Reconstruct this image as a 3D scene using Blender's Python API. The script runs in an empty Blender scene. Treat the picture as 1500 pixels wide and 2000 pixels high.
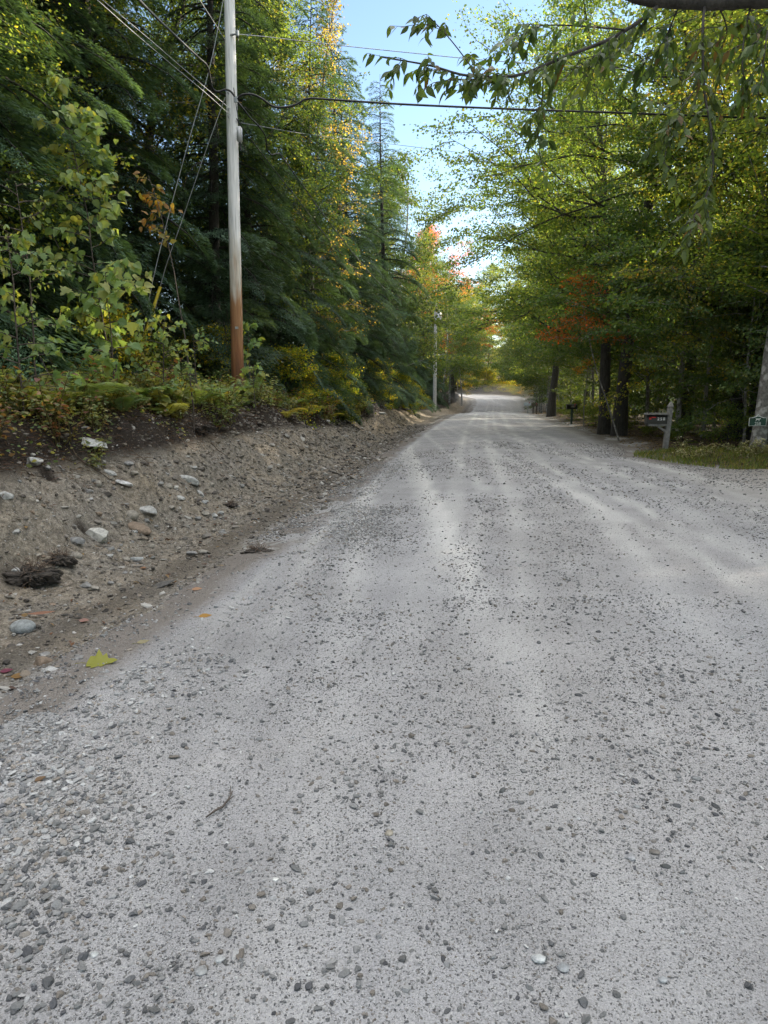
import bpy, bmesh, math, random
import numpy as np
from mathutils import Vector, Matrix

R = math.radians
PI = math.pi
scene = bpy.context.scene
COL = scene.collection
rng = np.random.default_rng(11)
random.seed(5)

# ------------------------------------------------------------------ camera geometry
CAM_H, PITCH, F = 1.55, R(9.42), 1387.0          # metres, radians down, focal length for a 2000 high picture
CP, SP = math.cos(PITCH), math.sin(PITCH)


def ray(px, py):
    a, b = (px - 750.0) / F, (1000.0 - py) / F
    return np.array([a, CP + b * SP, -SP + b * CP])


def at(px, py, Y):
    """the point seen at px,py that lies Y metres ahead"""
    d = ray(px, py)
    t = Y / d[1]
    return np.array([d[0] * t, Y, CAM_H + d[2] * t])


# ------------------------------------------------------------------ noise
_tab = np.random.default_rng(3).random((256, 256))


def vn(x, y, k=0):
    x = np.asarray(x, float) + 37.3 * k
    y = np.asarray(y, float) + 91.7 * k
    xi, yi = np.floor(x).astype(int), np.floor(y).astype(int)
    fx, fy = x - xi, y - yi
    fx, fy = fx * fx * (3 - 2 * fx), fy * fy * (3 - 2 * fy)
    g = lambda i, j: _tab[(xi + i) & 255, (yi + j) & 255]
    return (g(0, 0) * (1 - fx) + g(1, 0) * fx) * (1 - fy) + (g(0, 1) * (1 - fx) + g(1, 1) * fx) * fy - 0.5


def fbm(x, y, k=0, o=4):
    s, a = 0, 1.0
    for i in range(o):
        s = s + a * vn(np.asarray(x) * 2 ** i, np.asarray(y) * 2 ** i, k + i)
        a *= 0.5
    return s


# ------------------------------------------------------------------ terrain
LY = [-60, 0, 3.3, 5, 9, 12.4, 19, 31, 52, 62, 80, 100, 112, 120, 128, 136, 145, 160, 400]
LX = [-10, -2.2, -1.70, -1.45, -.80, -.40, .30, 1.8, 4.9, 6.4, 9.5, 12.8, 14.0, 13.5, 11, 5, -6, -25, -80]
RY = [-60, 0, 10.6, 12.6, 13.6, 14.6, 16, 17.7, 20, 24, 27, 31, 40, 48, 57, 62, 80, 100, 112, 120, 128, 136, 145, 160, 400]
RX = [13, 14, 14, 12.5, 8.6, 7.2, 6.5, 6.2, 6.9, 7.6, 8.1, 8.4, 9.6, 10.7, 12.0, 12.8, 16, 19.6, 21.5, 22, 21, 17, 8, -9, -60]
ZY = [-60, 40, 57, 66, 76, 90, 104, 114, 130, 160, 400]
ZZ = [0, 0, 0, -.22, -.65, -.25, .55, .95, 1.35, 2.2, 6]
HBY = [-60, 4, 9, 16, 20, 24, 28, 32, 36, 42, 48, 58, 80, 100, 130, 400]
HBV = [1.0, 1.0, 1.0, 1.05, .85, .6, .62, .95, 1.05, .75, .6, .5, .8, 1.0, .6, .5]
SPF = [0, .5, 1.3, 1.68, 2.15, 2.5, 2.72, 2.95, 3.4, 4.2, 7, 15, 40, 150]
SPZ = [0, -.07, -.08, .05, .50, .80, 1.08, 1.22, 1.3, 1.36, 1.6, 2.5, 5.5, 14]


def eL(y): return np.interp(y, LY, LX)
def eR(y): return np.interp(y, RY, RX)


def smooth_z(y):
    y = np.asarray(y, float)
    return sum(np.interp(y + o, ZY, ZZ) for o in (-8, -4, 0, 4, 8)) / 5


def H(x, y):
    x, y = np.asarray(x, float), np.asarray(y, float)
    s, r = eL(y) - x, x - eR(y)
    wob = .35 * vn(y * .33, x * 0 + 1.5, 4) + .2 * vn(y * .9, x * 0 + 7.5, 5)
    ss = np.where(s > .6, s + wob * np.clip((s - .6) / .8, 0, 1), s)
    hb = np.interp(y, HBY, HBV)
    pz = np.interp(ss, SPF, SPZ)
    bank = np.where(pz > 0, pz * np.where(s < 12, hb, hb + (1 - hb) * np.clip((s - 12) / 20, 0, 1)), pz)
    m = np.clip((s - .1) / .8, 0, 1)
    slope = np.exp(-((ss - 2.2) / 1.0) ** 2)
    rough = m * (.06 * fbm(x * 1.3, y * 1.3, 1) + .05 * fbm(x * 5, y * 5, 2, 3) + .03 * fbm(x * 13, y * 13, 8, 2))
    rough = rough + slope * (.28 * fbm(x * .9 + y * .35, y * 1.2, 6, 3) + .15 * np.abs(fbm(x * 2.2, y * 3.4, 9, 4)) + .05 * fbm(x * 9, y * 9, 41, 3))
    rgt = np.interp(r, [0, .4, 1.5, 4, 12, 40, 150], [0, .02, .10, .14, .05, -.6, -2.0])
    rn = np.clip(r / .8, 0, 1) * (.10 * fbm(x * .7, y * .7, 12) + .02 * fbm(x * 5, y * 5, 13, 2))
    z = smooth_z(y) + np.where(s > 0, bank + rough, 0) + np.where(r > 0, rgt + rn, 0)
    far = np.clip((y - 128) / 120, 0, 1) * np.clip(np.where(s < 0, r, s) / 8, 0, 1)
    z = z + far * 14
    for (hx, hy, hr, hd) in HOLES:
        z = z - hd * np.exp(-(((x - hx) ** 2 + (y - hy) ** 2) / hr ** 2))
    return z


HOLES = []


def hit(px, py, ymax=200):
    """first point where the sight line at px,py meets the ground"""
    d = ray(px, py)
    t = np.concatenate([np.arange(1, 30, .01), np.arange(30, ymax, .1)])
    P = np.array([0, 0, CAM_H]) + t[:, None] * d
    g = P[:, 2] - H(P[:, 0], P[:, 1])
    i = np.argmax(g < 0)
    return P[i] if (g < 0).any() else P[-1]


HOLES = []
_h = [(158, 1012, .10, .16), (228, 1010, .07, .10), (45, 885, .10, .12), (95, 925, .09, .10), (365, 925, .08, .08), (30, 1120, .2, .10)]
_pts = [hit(a, b) for a, b, c, d in _h]
HOLES = [(p[0], p[1], c, d) for p, (a, b, c, d) in zip(_pts, _h)]


def road_z(x, y):
    x, y = np.asarray(x, float), np.asarray(y, float)
    l, r = eL(y), eR(y)
    a, b = x - l, r - x
    z = smooth_z(y) + .045 + .05 * np.clip(a / 2.5, 0, 1) * np.clip(b / 2.5, 0, 1)
    z = z - .09 * np.exp(-(np.clip(a, -.5, None) + .35) / .28) - .09 * np.exp(-(np.clip(b, -.5, None) + .35) / .28)
    z = z + .02 * fbm(x * .8, y * .35, 20, 3) + .012 * fbm(x * 4, y * 4, 21, 2) + np.exp(-(a / .4) ** 2) * (.10 * fbm(x * 1.5, y * 1.3, 23, 4) + .03 * fbm(x * 9, y * 9, 24, 3)) + np.exp(-(b / .5) ** 2) * .08 * fbm(x * 1.5, y * 1.0, 25, 4)
    return z


# ------------------------------------------------------------------ mesh helpers
class MB:
    """collects polygons and their colours, builds ONE mesh"""
    def __init__(self):
        self.V, self.F, self.C, self.n = [], [], [], 0

    def add(self, V, F, C=None):
        V = np.asarray(V, np.float32).reshape(-1, 3)
        F = np.asarray(F, np.int64)
        if C is None:
            C = np.ones((len(V), 3))
        C = np.broadcast_to(np.asarray(C, np.float32), (len(V), 3))
        self.V.append(V); self.C.append(C); self.F.append(F + self.n); self.n += len(V)

    def mesh(self, name, mat, smooth=False):
        me = bpy.data.meshes.new(name)
        V, C = np.concatenate(self.V), np.concatenate(self.C)
        me.vertices.add(len(V)); me.vertices.foreach_set('co', V.ravel())
        tot = np.concatenate([np.full(len(f), f.shape[1]) for f in self.F])
        idx = np.concatenate([f.ravel() for f in self.F])
        me.loops.add(len(idx)); me.loops.foreach_set('vertex_index', idx.astype(np.int32))
        me.polygons.add(len(tot))
        me.polygons.foreach_set('loop_start', np.concatenate([[0], np.cumsum(tot)[:-1]]).astype(np.int32))
        me.polygons.foreach_set('loop_total', tot.astype(np.int32))
        me.polygons.foreach_set('use_smooth', np.full(len(tot), smooth))
        ca = me.color_attributes.new('Col', 'FLOAT_COLOR', 'POINT')
        ca.data.foreach_set('color', np.concatenate([C, np.ones((len(C), 1), np.float32)], 1).astype(np.float32).ravel())
        me.materials.append(mat)
        me.update(calc_edges=True)
        me.validate()
        return me

    def obj(self, name, mat, parent=None, smooth=False, loc=None):
        return link(name, self.mesh(name, mat, smooth), parent, loc)

    # ---- shapes
    def tube(self, P, rad, n=8, C=None, cap=True, jit=0, rg=None):
        P = np.asarray(P, float); k = len(P)
        rad = np.broadcast_to(np.asarray(rad, float), (k,))
        T = np.gradient(P, axis=0); T /= np.linalg.norm(T, axis=1)[:, None] + 1e-9
        up = np.array([0, 0, 1.]) if abs(T[:, 2]).mean() < .8 else np.array([1., 0, 0])
        A = np.cross(T, up); A /= np.linalg.norm(A, axis=1)[:, None] + 1e-9
        B = np.cross(T, A)
        th = np.arange(n) / n * 2 * PI
        rr = rad[:, None] * np.ones(n)
        if jit:
            rr = rr * (1 + jit * (rg or rng).normal(size=(k, n)))
        V = P[:, None] + rr[..., None] * (A[:, None] * np.cos(th)[None, :, None] + B[:, None] * np.sin(th)[None, :, None])
        i, j = np.meshgrid(np.arange(k - 1), np.arange(n), indexing='ij')
        Fq = np.stack([i * n + j, i * n + (j + 1) % n, (i + 1) * n + (j + 1) % n, (i + 1) * n + j], -1).reshape(-1, 4)
        if C is not None and np.ndim(C) == 2:
            C = np.repeat(np.asarray(C), n, 0)
        self.add(V.reshape(-1, 3), Fq, C)
        if cap:
            for q in (0, k - 1):
                base = self.n
                cc = None if C is None else (C if np.ndim(C) == 1 else C[q * n])
                self.add(V[q], np.array([list(range(n))]) if q == 0 else np.array([list(range(n))[::-1]]), cc)

    def box(self, c, s, rot=None, C=None, bev=0.0):
        bm = bmesh.new()
        bmesh.ops.create_cube(bm, size=1)
        for v in bm.verts:
            v.co = Vector((v.co.x * s[0], v.co.y * s[1], v.co.z * s[2]))
        if bev:
            bmesh.ops.bevel(bm, geom=bm.edges[:], offset=bev, segments=2, affect='EDGES')
        self.bm(bm, c, rot, C)

    def bm(self, bm, c=(0, 0, 0), rot=None, C=None):
        bm.verts.ensure_lookup_table()
        V = np.array([v.co[:] for v in bm.verts])
        if rot is not None:
            V = V @ np.array(rot).T
        by = {}
        for f in bm.faces:
            by.setdefault(len(f.verts), []).append([v.index for v in f.verts])
        bm.verts.index_update()
        base = self.n
        first = True
        for k, fl in by.items():
            if first:
                self.add(V + np.array(c), np.array(fl), C); first = False
            else:
                self.F.append(np.array(fl) + base)
        bm.free()

    def prism(self, pts, y0, y1, C=None):
        """outline in x,z pulled from y0 to y1"""
        n = len(pts)
        V = np.array([(x, y0, z) for x, z in pts] + [(x, y1, z) for x, z in pts])
        self.add(V, np.array([list(range(n)), list(range(2 * n - 1, n - 1, -1))]), C)
        self.F.append(np.array([[i, n + i, n + (i + 1) % n, (i + 1) % n] for i in range(n)]) + self.n - 2 * n)

    def scatter(self, T, P, A, N, S, C):
        """copies of a leaf template T=(verts,faces) at P, axis A, normal N, size S, colour C"""
        tv, tf = T
        A = A / (np.linalg.norm(A, axis=1)[:, None] + 1e-9)
        X = np.cross(A, N); X /= np.linalg.norm(X, axis=1)[:, None] + 1e-9
        N = np.cross(X, A)
        S = np.broadcast_to(np.asarray(S, float), (len(P),))
        V = P[:, None] + S[:, None, None] * (tv[None, :, 0:1] * X[:, None] + tv[None, :, 1:2] * A[:, None] + tv[None, :, 2:3] * N[:, None])
        m = len(tv)
        off = (np.arange(len(P)) * m)[:, None, None]
        C = np.repeat(np.broadcast_to(C, (len(P), 3)), m, 0)
        base = self.n
        fl = tf if isinstance(tf, list) else [tf]
        self.add(V.reshape(-1, 3), (fl[0][None] + off).reshape(-1, fl[0].shape[1]), C)
        for f in fl[1:]:
            self.F.append((f[None] + off).reshape(-1, f.shape[1]) + base)


def link(name, me, parent=None, loc=None):
    o = bpy.data.objects.new(name, me)
    COL.objects.link(o)
    if parent is not None:
        o.parent = parent
    if loc is not None:
        o.location = loc
    return o


def tag(o, label=None, cat=None, group=None, kind=None):
    if label: o['label'] = label
    if cat: o['category'] = cat
    if group: o['group'] = group
    if kind: o['kind'] = kind
    return o


def thing(name, label, cat, loc=(0, 0, 0), rz=0.0, group=None):
    o = link(name, None, None, loc)
    o.rotation_euler = (0, 0, rz)
    o.empty_display_size = .2
    return tag(o, label, cat, group)


def dup(o, loc=None, rz=None, sc=None, label=None, group=None, mats=None, parent=None):
    """a copy of a thing with copies of its parts and sub-parts"""
    c = o.copy(); COL.objects.link(c)
    if parent is not None: c.parent = parent
    if loc is not None: c.location = loc
    if rz is not None: c.rotation_euler = (0, 0, rz)
    if sc is not None: c.scale = (sc, sc, sc) if np.isscalar(sc) else sc
    if label: c['label'] = label
    if group: c['group'] = group
    for ch in list(o.children):
        k = dup(ch, parent=c)
        if mats and ch.name.split('.')[0] in mats:
            k.material_slots[0].link = 'OBJECT'
            k.material_slots[0].material = mats[ch.name.split('.')[0]]
    return c


# ------------------------------------------------------------------ materials
def mat(name):
    m = bpy.data.materials.new(name); m.use_nodes = True
    nt = m.node_tree; nt.nodes.clear()
    return m, nt, nt.nodes.new, nt.links.new


def ramp(nt, stops, interp='LINEAR'):
    r = nt.nodes.new('ShaderNodeValToRGB'); r.color_ramp.interpolation = interp
    e = r.color_ramp.elements
    while len(e) < len(stops): e.new(.5)
    for i, (p, c) in enumerate(stops):
        e[i].position = p
        e[i].color = (c, c, c, 1) if np.isscalar(c) else (*c, 1)
    return r


def simple(name, c, rough=.6, metal=0.0, noise=.12, sc=8, bump=.0):
    m, nt, N, L = mat(name)
    o = N('ShaderNodeOutputMaterial'); b = N('ShaderNodeBsdfPrincipled')
    tc = N('ShaderNodeTexCoord'); nz = N('ShaderNodeTexNoise'); nz.inputs['Scale'].default_value = sc; nz.inputs['Detail'].default_value = 6
    L(tc.outputs['Object'], nz.inputs['Vector'])
    r = ramp(nt, [(.3, tuple(x * (1 - noise * 2) for x in c)), (.7, tuple(min(1, x * (1 + noise * 2)) for x in c))])
    L(nz.outputs['Fac'], r.inputs['Fac']); L(r.outputs['Color'], b.inputs['Base Color'])
    b.inputs['Roughness'].default_value = rough; b.inputs['Metallic'].default_value = metal
    if bump:
        bp = N('ShaderNodeBump'); bp.inputs['Strength'].default_value = bump; bp.inputs['Distance'].default_value = .02
        L(nz.outputs['Fac'], bp.inputs['Height']); L(bp.outputs['Normal'], b.inputs['Normal'])
    L(b.outputs['BSDF'], o.inputs['Surface'])
    return m


def foliage(name, tint=(1, 1, 1), trans=.4, vary=.25, rough=.55, hue=.02):
    """leaf colour comes from each leaf's own 'Col', shifted a little from plant to plant"""
    m, nt, N, L = mat(name)
    o = N('ShaderNodeOutputMaterial')
    at_ = N('ShaderNodeAttribute'); at_.attribute_name = 'Col'
    oi = N('ShaderNodeObjectInfo')
    hs = N('ShaderNodeHueSaturation')
    mr = N('ShaderNodeMapRange'); mr.inputs[3].default_value = 1 - vary; mr.inputs[4].default_value = 1 + vary
    L(oi.outputs['Random'], mr.inputs[0]); L(mr.outputs[0], hs.inputs['Value'])
    mh = N('ShaderNodeMath'); mh.operation = 'MULTIPLY'; mh.inputs[1].default_value = 7.31
    fr = N('ShaderNodeMath'); fr.operation = 'FRACT'
    mr2 = N('ShaderNodeMapRange'); mr2.inputs[3].default_value = .5 - hue; mr2.inputs[4].default_value = .5 + hue
    L(oi.outputs['Random'], mh.inputs[0]); L(mh.outputs[0], fr.inputs[0]); L(fr.outputs[0], mr2.inputs[0]); L(mr2.outputs[0], hs.inputs['Hue'])
    mx = N('ShaderNodeMix'); mx.data_type = 'RGBA'; mx.blend_type = 'MULTIPLY'; mx.inputs[0].default_value = 1
    mx.inputs[7].default_value = (*tint, 1)
    L(at_.outputs['Color'], mx.inputs[6]); L(mx.outputs[2], hs.inputs['Color'])
    b = N('ShaderNodeBsdfPrincipled'); b.inputs['Roughness'].default_value = rough
    b.inputs['Specular IOR Level'].default_value = .3
    L(hs.outputs['Color'], b.inputs['Base Color'])
    t = N('ShaderNodeBsdfTranslucent')
    h2 = N('ShaderNodeMix'); h2.data_type = 'RGBA'; h2.blend_type = 'MULTIPLY'; h2.inputs[0].default_value = 1; h2.inputs[7].default_value = (3.1, 2.75, .9, 1)
    L(hs.outputs['Color'], h2.inputs[6]); L(h2.outputs[2], t.inputs['Color'])
    ms = N('ShaderNodeMixShader'); ms.inputs[0].default_value = trans
    L(b.outputs[0], ms.inputs[1]); L(t.outputs[0], ms.inputs[2]); L(ms.outputs[0], o.inputs['Surface'])
    return m


def bark(name, dark, light, sc=6, stretch=.25, patch=None, bump=.6):
    m, nt, N, L = mat(name)
    o = N('ShaderNodeOutputMaterial'); b = N('ShaderNodeBsdfPrincipled'); b.inputs['Roughness'].default_value = .9
    tc = N('ShaderNodeTexCoord'); mp = N('ShaderNodeMapping'); mp.inputs['Scale'].default_value = (1, 1, stretch)
    L(tc.outputs['Object'], mp.inputs['Vector'])
    nz = N('ShaderNodeTexNoise'); nz.inputs['Scale'].default_value = sc * 3; nz.inputs['Detail'].default_value = 8; nz.inputs['Roughness'].default_value = .7
    L(mp.outputs[0], nz.inputs['Vector'])
    r = ramp(nt, [(.3, dark), (.72, light)])
    L(nz.outputs['Fac'], r.inputs['Fac'])
    out = r.outputs['Color']
    if patch:
        n2 = N('ShaderNodeTexNoise'); n2.inputs['Scale'].default_value = sc * 1.1; n2.inputs['Detail'].default_value = 4
        L(tc.outputs['Object'], n2.inputs['Vector'])
        r2 = ramp(nt, [(.48, 0), (.6, 1)])
        L(n2.outputs['Fac'], r2.inputs['Fac'])
        mx = N('ShaderNodeMix'); mx.data_type = 'RGBA'
        L(r2.outputs['Color'], mx.inputs[0]); L(out, mx.inputs[6]); mx.inputs[7].default_value = (*patch, 1)
        out = mx.outputs[2]
    L(out, b.inputs['Base Color'])
    bp = N('ShaderNodeBump'); bp.inputs['Strength'].default_value = bump; bp.inputs['Distance'].default_value = .03
    L(nz.outputs['Fac'], bp.inputs['Height']); L(bp.outputs['Normal'], b.inputs['Normal'])
    L(b.outputs['BSDF'], o.inputs['Surface'])
    return m


def stone_mat(name, rough=.85, speck=.35, sc=60):
    m, nt, N, L = mat(name)
    o = N('ShaderNodeOutputMaterial'); b = N('ShaderNodeBsdfPrincipled'); b.inputs['Roughness'].default_value = rough
    a = N('ShaderNodeAttribute'); a.attribute_name = 'Col'
    tc = N('ShaderNodeTexCoord'); nz = N('ShaderNodeTexNoise'); nz.inputs['Scale'].default_value = sc; nz.inputs['Detail'].default_value = 6; nz.inputs['Roughness'].default_value = .7
    L(tc.outputs['Object'], nz.inputs['Vector'])
    r = ramp(nt, [(.3, 1 - speck), (.7, 1 + speck * .6)])
    L(nz.outputs['Fac'], r.inputs['Fac'])
    mx = N('ShaderNodeMix'); mx.data_type = 'RGBA'; mx.blend_type = 'MULTIPLY'; mx.inputs[0].default_value = 1
    L(a.outputs['Color'], mx.inputs[6]); L(r.outputs['Color'], mx.inputs[7]); L(mx.outputs[2], b.inputs['Base Color'])
    bp = N('ShaderNodeBump'); bp.inputs['Strength'].default_value = .4; bp.inputs['Distance'].default_value = .01
    L(nz.outputs['Fac'], bp.inputs['Height']); L(bp.outputs['Normal'], b.inputs['Normal'])
    L(b.outputs['BSDF'], o.inputs['Surface'])
    return m


def road_mat():
    """crushed stone in pale dust: fine grit, scattered darker chips, streaks along the wheel tracks"""
    m, nt, N, L = mat('gravel_road')
    o = N('ShaderNodeOutputMaterial'); b = N('ShaderNodeBsdfPrincipled'); b.inputs['Roughness'].default_value = .92
    b.inputs['Specular IOR Level'].default_value = .2
    tc = N('ShaderNodeTexCoord'); at_ = N('ShaderNodeAttribute'); at_.attribute_name = 'Col'
    sep = N('ShaderNodeSeparateColor'); L(at_.outputs['Color'], sep.inputs[0])     # R wheel-track dust, G loose gravel, B tan dirt

    def noise(sc, det=4, rg=.6, src=None):
        n = N('ShaderNodeTexNoise'); n.inputs['Scale'].default_value = sc; n.inputs['Detail'].default_value = det; n.inputs['Roughness'].default_value = rg
        L(src or tc.outputs['Object'], n.inputs['Vector']); return n

    def mix(fac, a, c, mode='MIX'):
        x = N('ShaderNodeMix'); x.data_type = 'RGBA'; x.blend_type = mode
        for s, v in ((0, fac), (6, a), (7, c)):
            if hasattr(v, 'is_linked'): L(v, x.inputs[s])
            else: x.inputs[s].default_value = v if s == 0 else (*v, 1)
        return x.outputs[2]
    fine = noise(170, 5, .75)
    mid = noise(38, 5, .7)
    big = noise(1.1, 5, .6)
    base = ramp(nt, [(.27, (.158, .156, .158)), (.5, (.306, .304, .315)), (.73, (.46, .456, .456))])
    L(fine.outputs['Fac'], base.inputs['Fac'])
    c = base.outputs['Color']
    rb = ramp(nt, [(.35, .84), (.65, 1.12)]); L(big.outputs['Fac'], rb.inputs['Fac'])
    c = mix(1.0, c, rb.outputs['Color'], 'MULTIPLY')
    c = mix(sep.outputs[2], c, mix(1.0, c, (1.02, .93, .80), 'MULTIPLY'))
    cl = N('ShaderNodeMath'); cl.operation = 'MAXIMUM'; L(sep.outputs[0], cl.inputs[0]); cl.inputs[1].default_value = 0
    c = mix(cl.outputs[0], c, mix(.75, c, (.56, .552, .54)))
    # embedded chips, two sizes
    h = mid.outputs['Fac']
    wn = noise(95, 2, .5); wv = N('ShaderNodeVectorMath'); wv.operation = 'MULTIPLY_ADD'
    wv.inputs[1].default_value = (.016, .016, .016); L(wn.outputs['Color'], wv.inputs[0]); L(tc.outputs['Object'], wv.inputs[2])
    for sc, lo, hi, dk in ((62, .10, .17, .45), (150, .12, .2, .5)):
        v = N('ShaderNodeTexVoronoi'); v.inputs['Scale'].default_value = sc; L(wv.outputs[0], v.inputs['Vector'])
        r = ramp(nt, [(lo * 2, 1), (hi * 2, 0)]); L(v.outputs['Distance'], r.inputs['Fac'])
        sc_ = N('ShaderNodeSeparateColor'); L(v.outputs['Color'], sc_.inputs[0])
        pick = N('ShaderNodeMath'); pick.operation = 'ADD'
        L(sc_.outputs[0], pick.inputs[0]); L(sep.outputs[1], pick.inputs[1])
        rp = ramp(nt, [(.80 if sc < 100 else .52, 0), (.86 if sc < 100 else .6, 1)]); L(pick.outputs[0], rp.inputs['Fac'])
        mu = N('ShaderNodeMath'); mu.operation = 'MULTIPLY'; L(r.outputs['Color'], mu.inputs[0]); L(rp.outputs['Color'], mu.inputs[1])
        chip = ramp(nt, [(0, (.08, .08, .085)), (.4, (.15, .148, .148)), (.75, (.24, .225, .21)), (1, (.5, .49, .48))]); L(sc_.outputs[1], chip.inputs['Fac'])
        c = mix(mu.outputs[0], c, chip.outputs['Color'])
        ad = N('ShaderNodeMath'); ad.operation = 'ADD'; L(h, ad.inputs[0]); L(mu.outputs[0], ad.inputs[1]); h = ad.outputs[0]
    ng = N('ShaderNodeMath'); ng.operation = 'MULTIPLY_ADD'; L(sep.outputs[0], ng.inputs[0]); ng.inputs[1].default_value = -2.0; ng.inputs[2].default_value = -.95
    ne = N('ShaderNodeMath'); ne.operation = 'MULTIPLY_ADD'; ne.use_clamp = True; L(mid.outputs['Fac'], ne.inputs[0]); ne.inputs[1].default_value = 1.5; L(ng.outputs[0], ne.inputs[2])
    dd = ramp(nt, [(.28, (.09, .08, .072)), (.5, (.18, .16, .145)), (.72, (.29, .265, .24))]); L(fine.outputs['Fac'], dd.inputs['Fac'])
    c = mix(ne.outputs[0], c, dd.outputs['Color'])
    L(c, b.inputs['Base Color'])
    bp = N('ShaderNodeBump'); bp.inputs['Strength'].default_value = .75; bp.inputs['Distance'].default_value = .012
    L(h, bp.inputs['Height'])
    bp2 = N('ShaderNodeBump'); bp2.inputs['Strength'].default_value = .5; bp2.inputs['Distance'].default_value = .006
    L(fine.outputs['Fac'], bp2.inputs['Height']); L(bp.outputs['Normal'], bp2.inputs['Normal'])
    L(bp2.outputs['Normal'], b.inputs['Normal'])
    L(b.outputs['BSDF'], o.inputs['Surface'])
    return m


def ground_mat():
    m, nt, N, L = mat('soil')
    o = N('ShaderNodeOutputMaterial'); b = N('ShaderNodeBsdfPrincipled'); b.inputs['Roughness'].default_value = .95
    b.inputs['Specular IOR Level'].default_value = .15
    tc = N('ShaderNodeTexCoord'); at_ = N('ShaderNodeAttribute'); at_.attribute_name = 'Col'
    sep = N('ShaderNodeSeparateColor'); L(at_.outputs['Color'], sep.inputs[0])     # R humus and painted hollow shade, G leaf litter, B sandy subsoil

    def noise(sc, det=5, rg=.65):
        n = N('ShaderNodeTexNoise'); n.inputs['Scale'].default_value = sc; n.inputs['Detail'].default_value = det; n.inputs['Roughness'].default_value = rg
        L(tc.outputs['Object'], n.inputs['Vector']); return n

    def mix(fac, a, c, mode='MIX'):
        x = N('ShaderNodeMix'); x.data_type = 'RGBA'; x.blend_type = mode
        for s, v in ((0, fac), (6, a), (7, c)):
            if hasattr(v, 'is_linked'): L(v, x.inputs[s])
            else: x.inputs[s].default_value = v if s == 0 else (*v, 1)
        return x.outputs[2]
    fine, mid, big = noise(75, 6, .78), noise(14, 6, .7), noise(1.4, 5, .6)
    dirt = ramp(nt, [(.28, (.072, .062, .052)), (.5, (.21, .188, .16)), (.72, (.41, .375, .33))]); L(fine.outputs['Fac'], dirt.inputs['Fac'])
    sand = ramp(nt, [(.28, (.15, .115, .075)), (.5, (.27, .215, .15)), (.75, (.40, .34, .26))]); L(fine.outputs['Fac'], sand.inputs['Fac'])
    rbig = ramp(nt, [(.36, .45), (.64, 1.25)]); L(mid.outputs['Fac'], rbig.inputs['Fac'])
    pb = N('ShaderNodeMath'); pb.operation = 'MULTIPLY_ADD'; L(big.outputs['Fac'], pb.inputs[0]); pb.inputs[1].default_value = 2.2; pb.inputs[2].default_value = -.85
    ps = N('ShaderNodeMath'); ps.operation = 'ADD'; ps.use_clamp = True; L(pb.outputs[0], ps.inputs[0]); L(sep.outputs[2], ps.inputs[1])
    pm = N('ShaderNodeMath'); pm.operation = 'MULTIPLY'; L(ps.outputs[0], pm.inputs[0]); pm.inputs[1].default_value = .75
    c = mix(pm.outputs[0], dirt.outputs['Color'], sand.outputs['Color'])
    c = mix(1.0, c, rbig.outputs['Color'], 'MULTIPLY')
    # pebbles in the soil
    v = N('ShaderNodeTexVoronoi'); v.inputs['Scale'].default_value = 32; L(tc.outputs['Object'], v.inputs['Vector'])
    r = ramp(nt, [(.2, 1), (.32, 0)]); L(v.outputs['Distance'], r.inputs['Fac'])
    sc_ = N('ShaderNodeSeparateColor'); L(v.outputs['Color'], sc_.inputs[0])
    rp = ramp(nt, [(.74, 0), (.8, 1)]); L(sc_.outputs[0], rp.inputs['Fac'])
    mu = N('ShaderNodeMath'); mu.operation = 'MULTIPLY'; L(r.outputs['Color'], mu.inputs[0]); L(rp.outputs['Color'], mu.inputs[1])
    pc = ramp(nt, [(0, (.16, .14, .12)), (1, (.42, .40, .37))]); L(sc_.outputs[1], pc.inputs['Fac'])
    c = mix(mu.outputs[0], c, pc.outputs['Color'])
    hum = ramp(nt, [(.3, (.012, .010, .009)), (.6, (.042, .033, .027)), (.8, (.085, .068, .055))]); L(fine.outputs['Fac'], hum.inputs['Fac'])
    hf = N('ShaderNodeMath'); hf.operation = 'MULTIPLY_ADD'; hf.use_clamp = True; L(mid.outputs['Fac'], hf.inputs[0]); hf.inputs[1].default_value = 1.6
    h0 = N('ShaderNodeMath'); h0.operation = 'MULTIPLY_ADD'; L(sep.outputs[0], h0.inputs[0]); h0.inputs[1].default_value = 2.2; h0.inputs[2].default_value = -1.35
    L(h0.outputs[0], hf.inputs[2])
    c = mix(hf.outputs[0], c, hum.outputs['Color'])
    v2 = N('ShaderNodeTexVoronoi'); v2.inputs['Scale'].default_value = 16; L(tc.outputs['Object'], v2.inputs['Vector'])
    s2 = N('ShaderNodeSeparateColor'); L(v2.outputs['Color'], s2.inputs[0])
    lit = ramp(nt, [(0, (.02, .015, .01)), (.5, (.045, .03, .018)), (.8, (.075, .05, .026)), (1, (.14, .09, .04))]); L(s2.outputs[0], lit.inputs['Fac'])
    c = mix(sep.outputs[1], c, lit.outputs['Color'])
    dn = N('ShaderNodeMath'); dn.operation = 'MULTIPLY_ADD'; L(sep.outputs[2], dn.inputs[0]); dn.inputs[1].default_value = -1.6; dn.inputs[2].default_value = -1.1
    de = N('ShaderNodeMath'); de.operation = 'MULTIPLY_ADD'; de.use_clamp = True; L(mid.outputs['Fac'], de.inputs[0]); de.inputs[1].default_value = 1.5; L(dn.outputs[0], de.inputs[2])
    dc = ramp(nt, [(.26, (.17, .168, .17)), (.5, (.31, .308, .31)), (.74, (.46, .455, .45))]); L(fine.outputs['Fac'], dc.inputs['Fac'])
    c = mix(de.outputs[0], c, dc.outputs['Color'])
    L(c, b.inputs['Base Color'])
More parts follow.
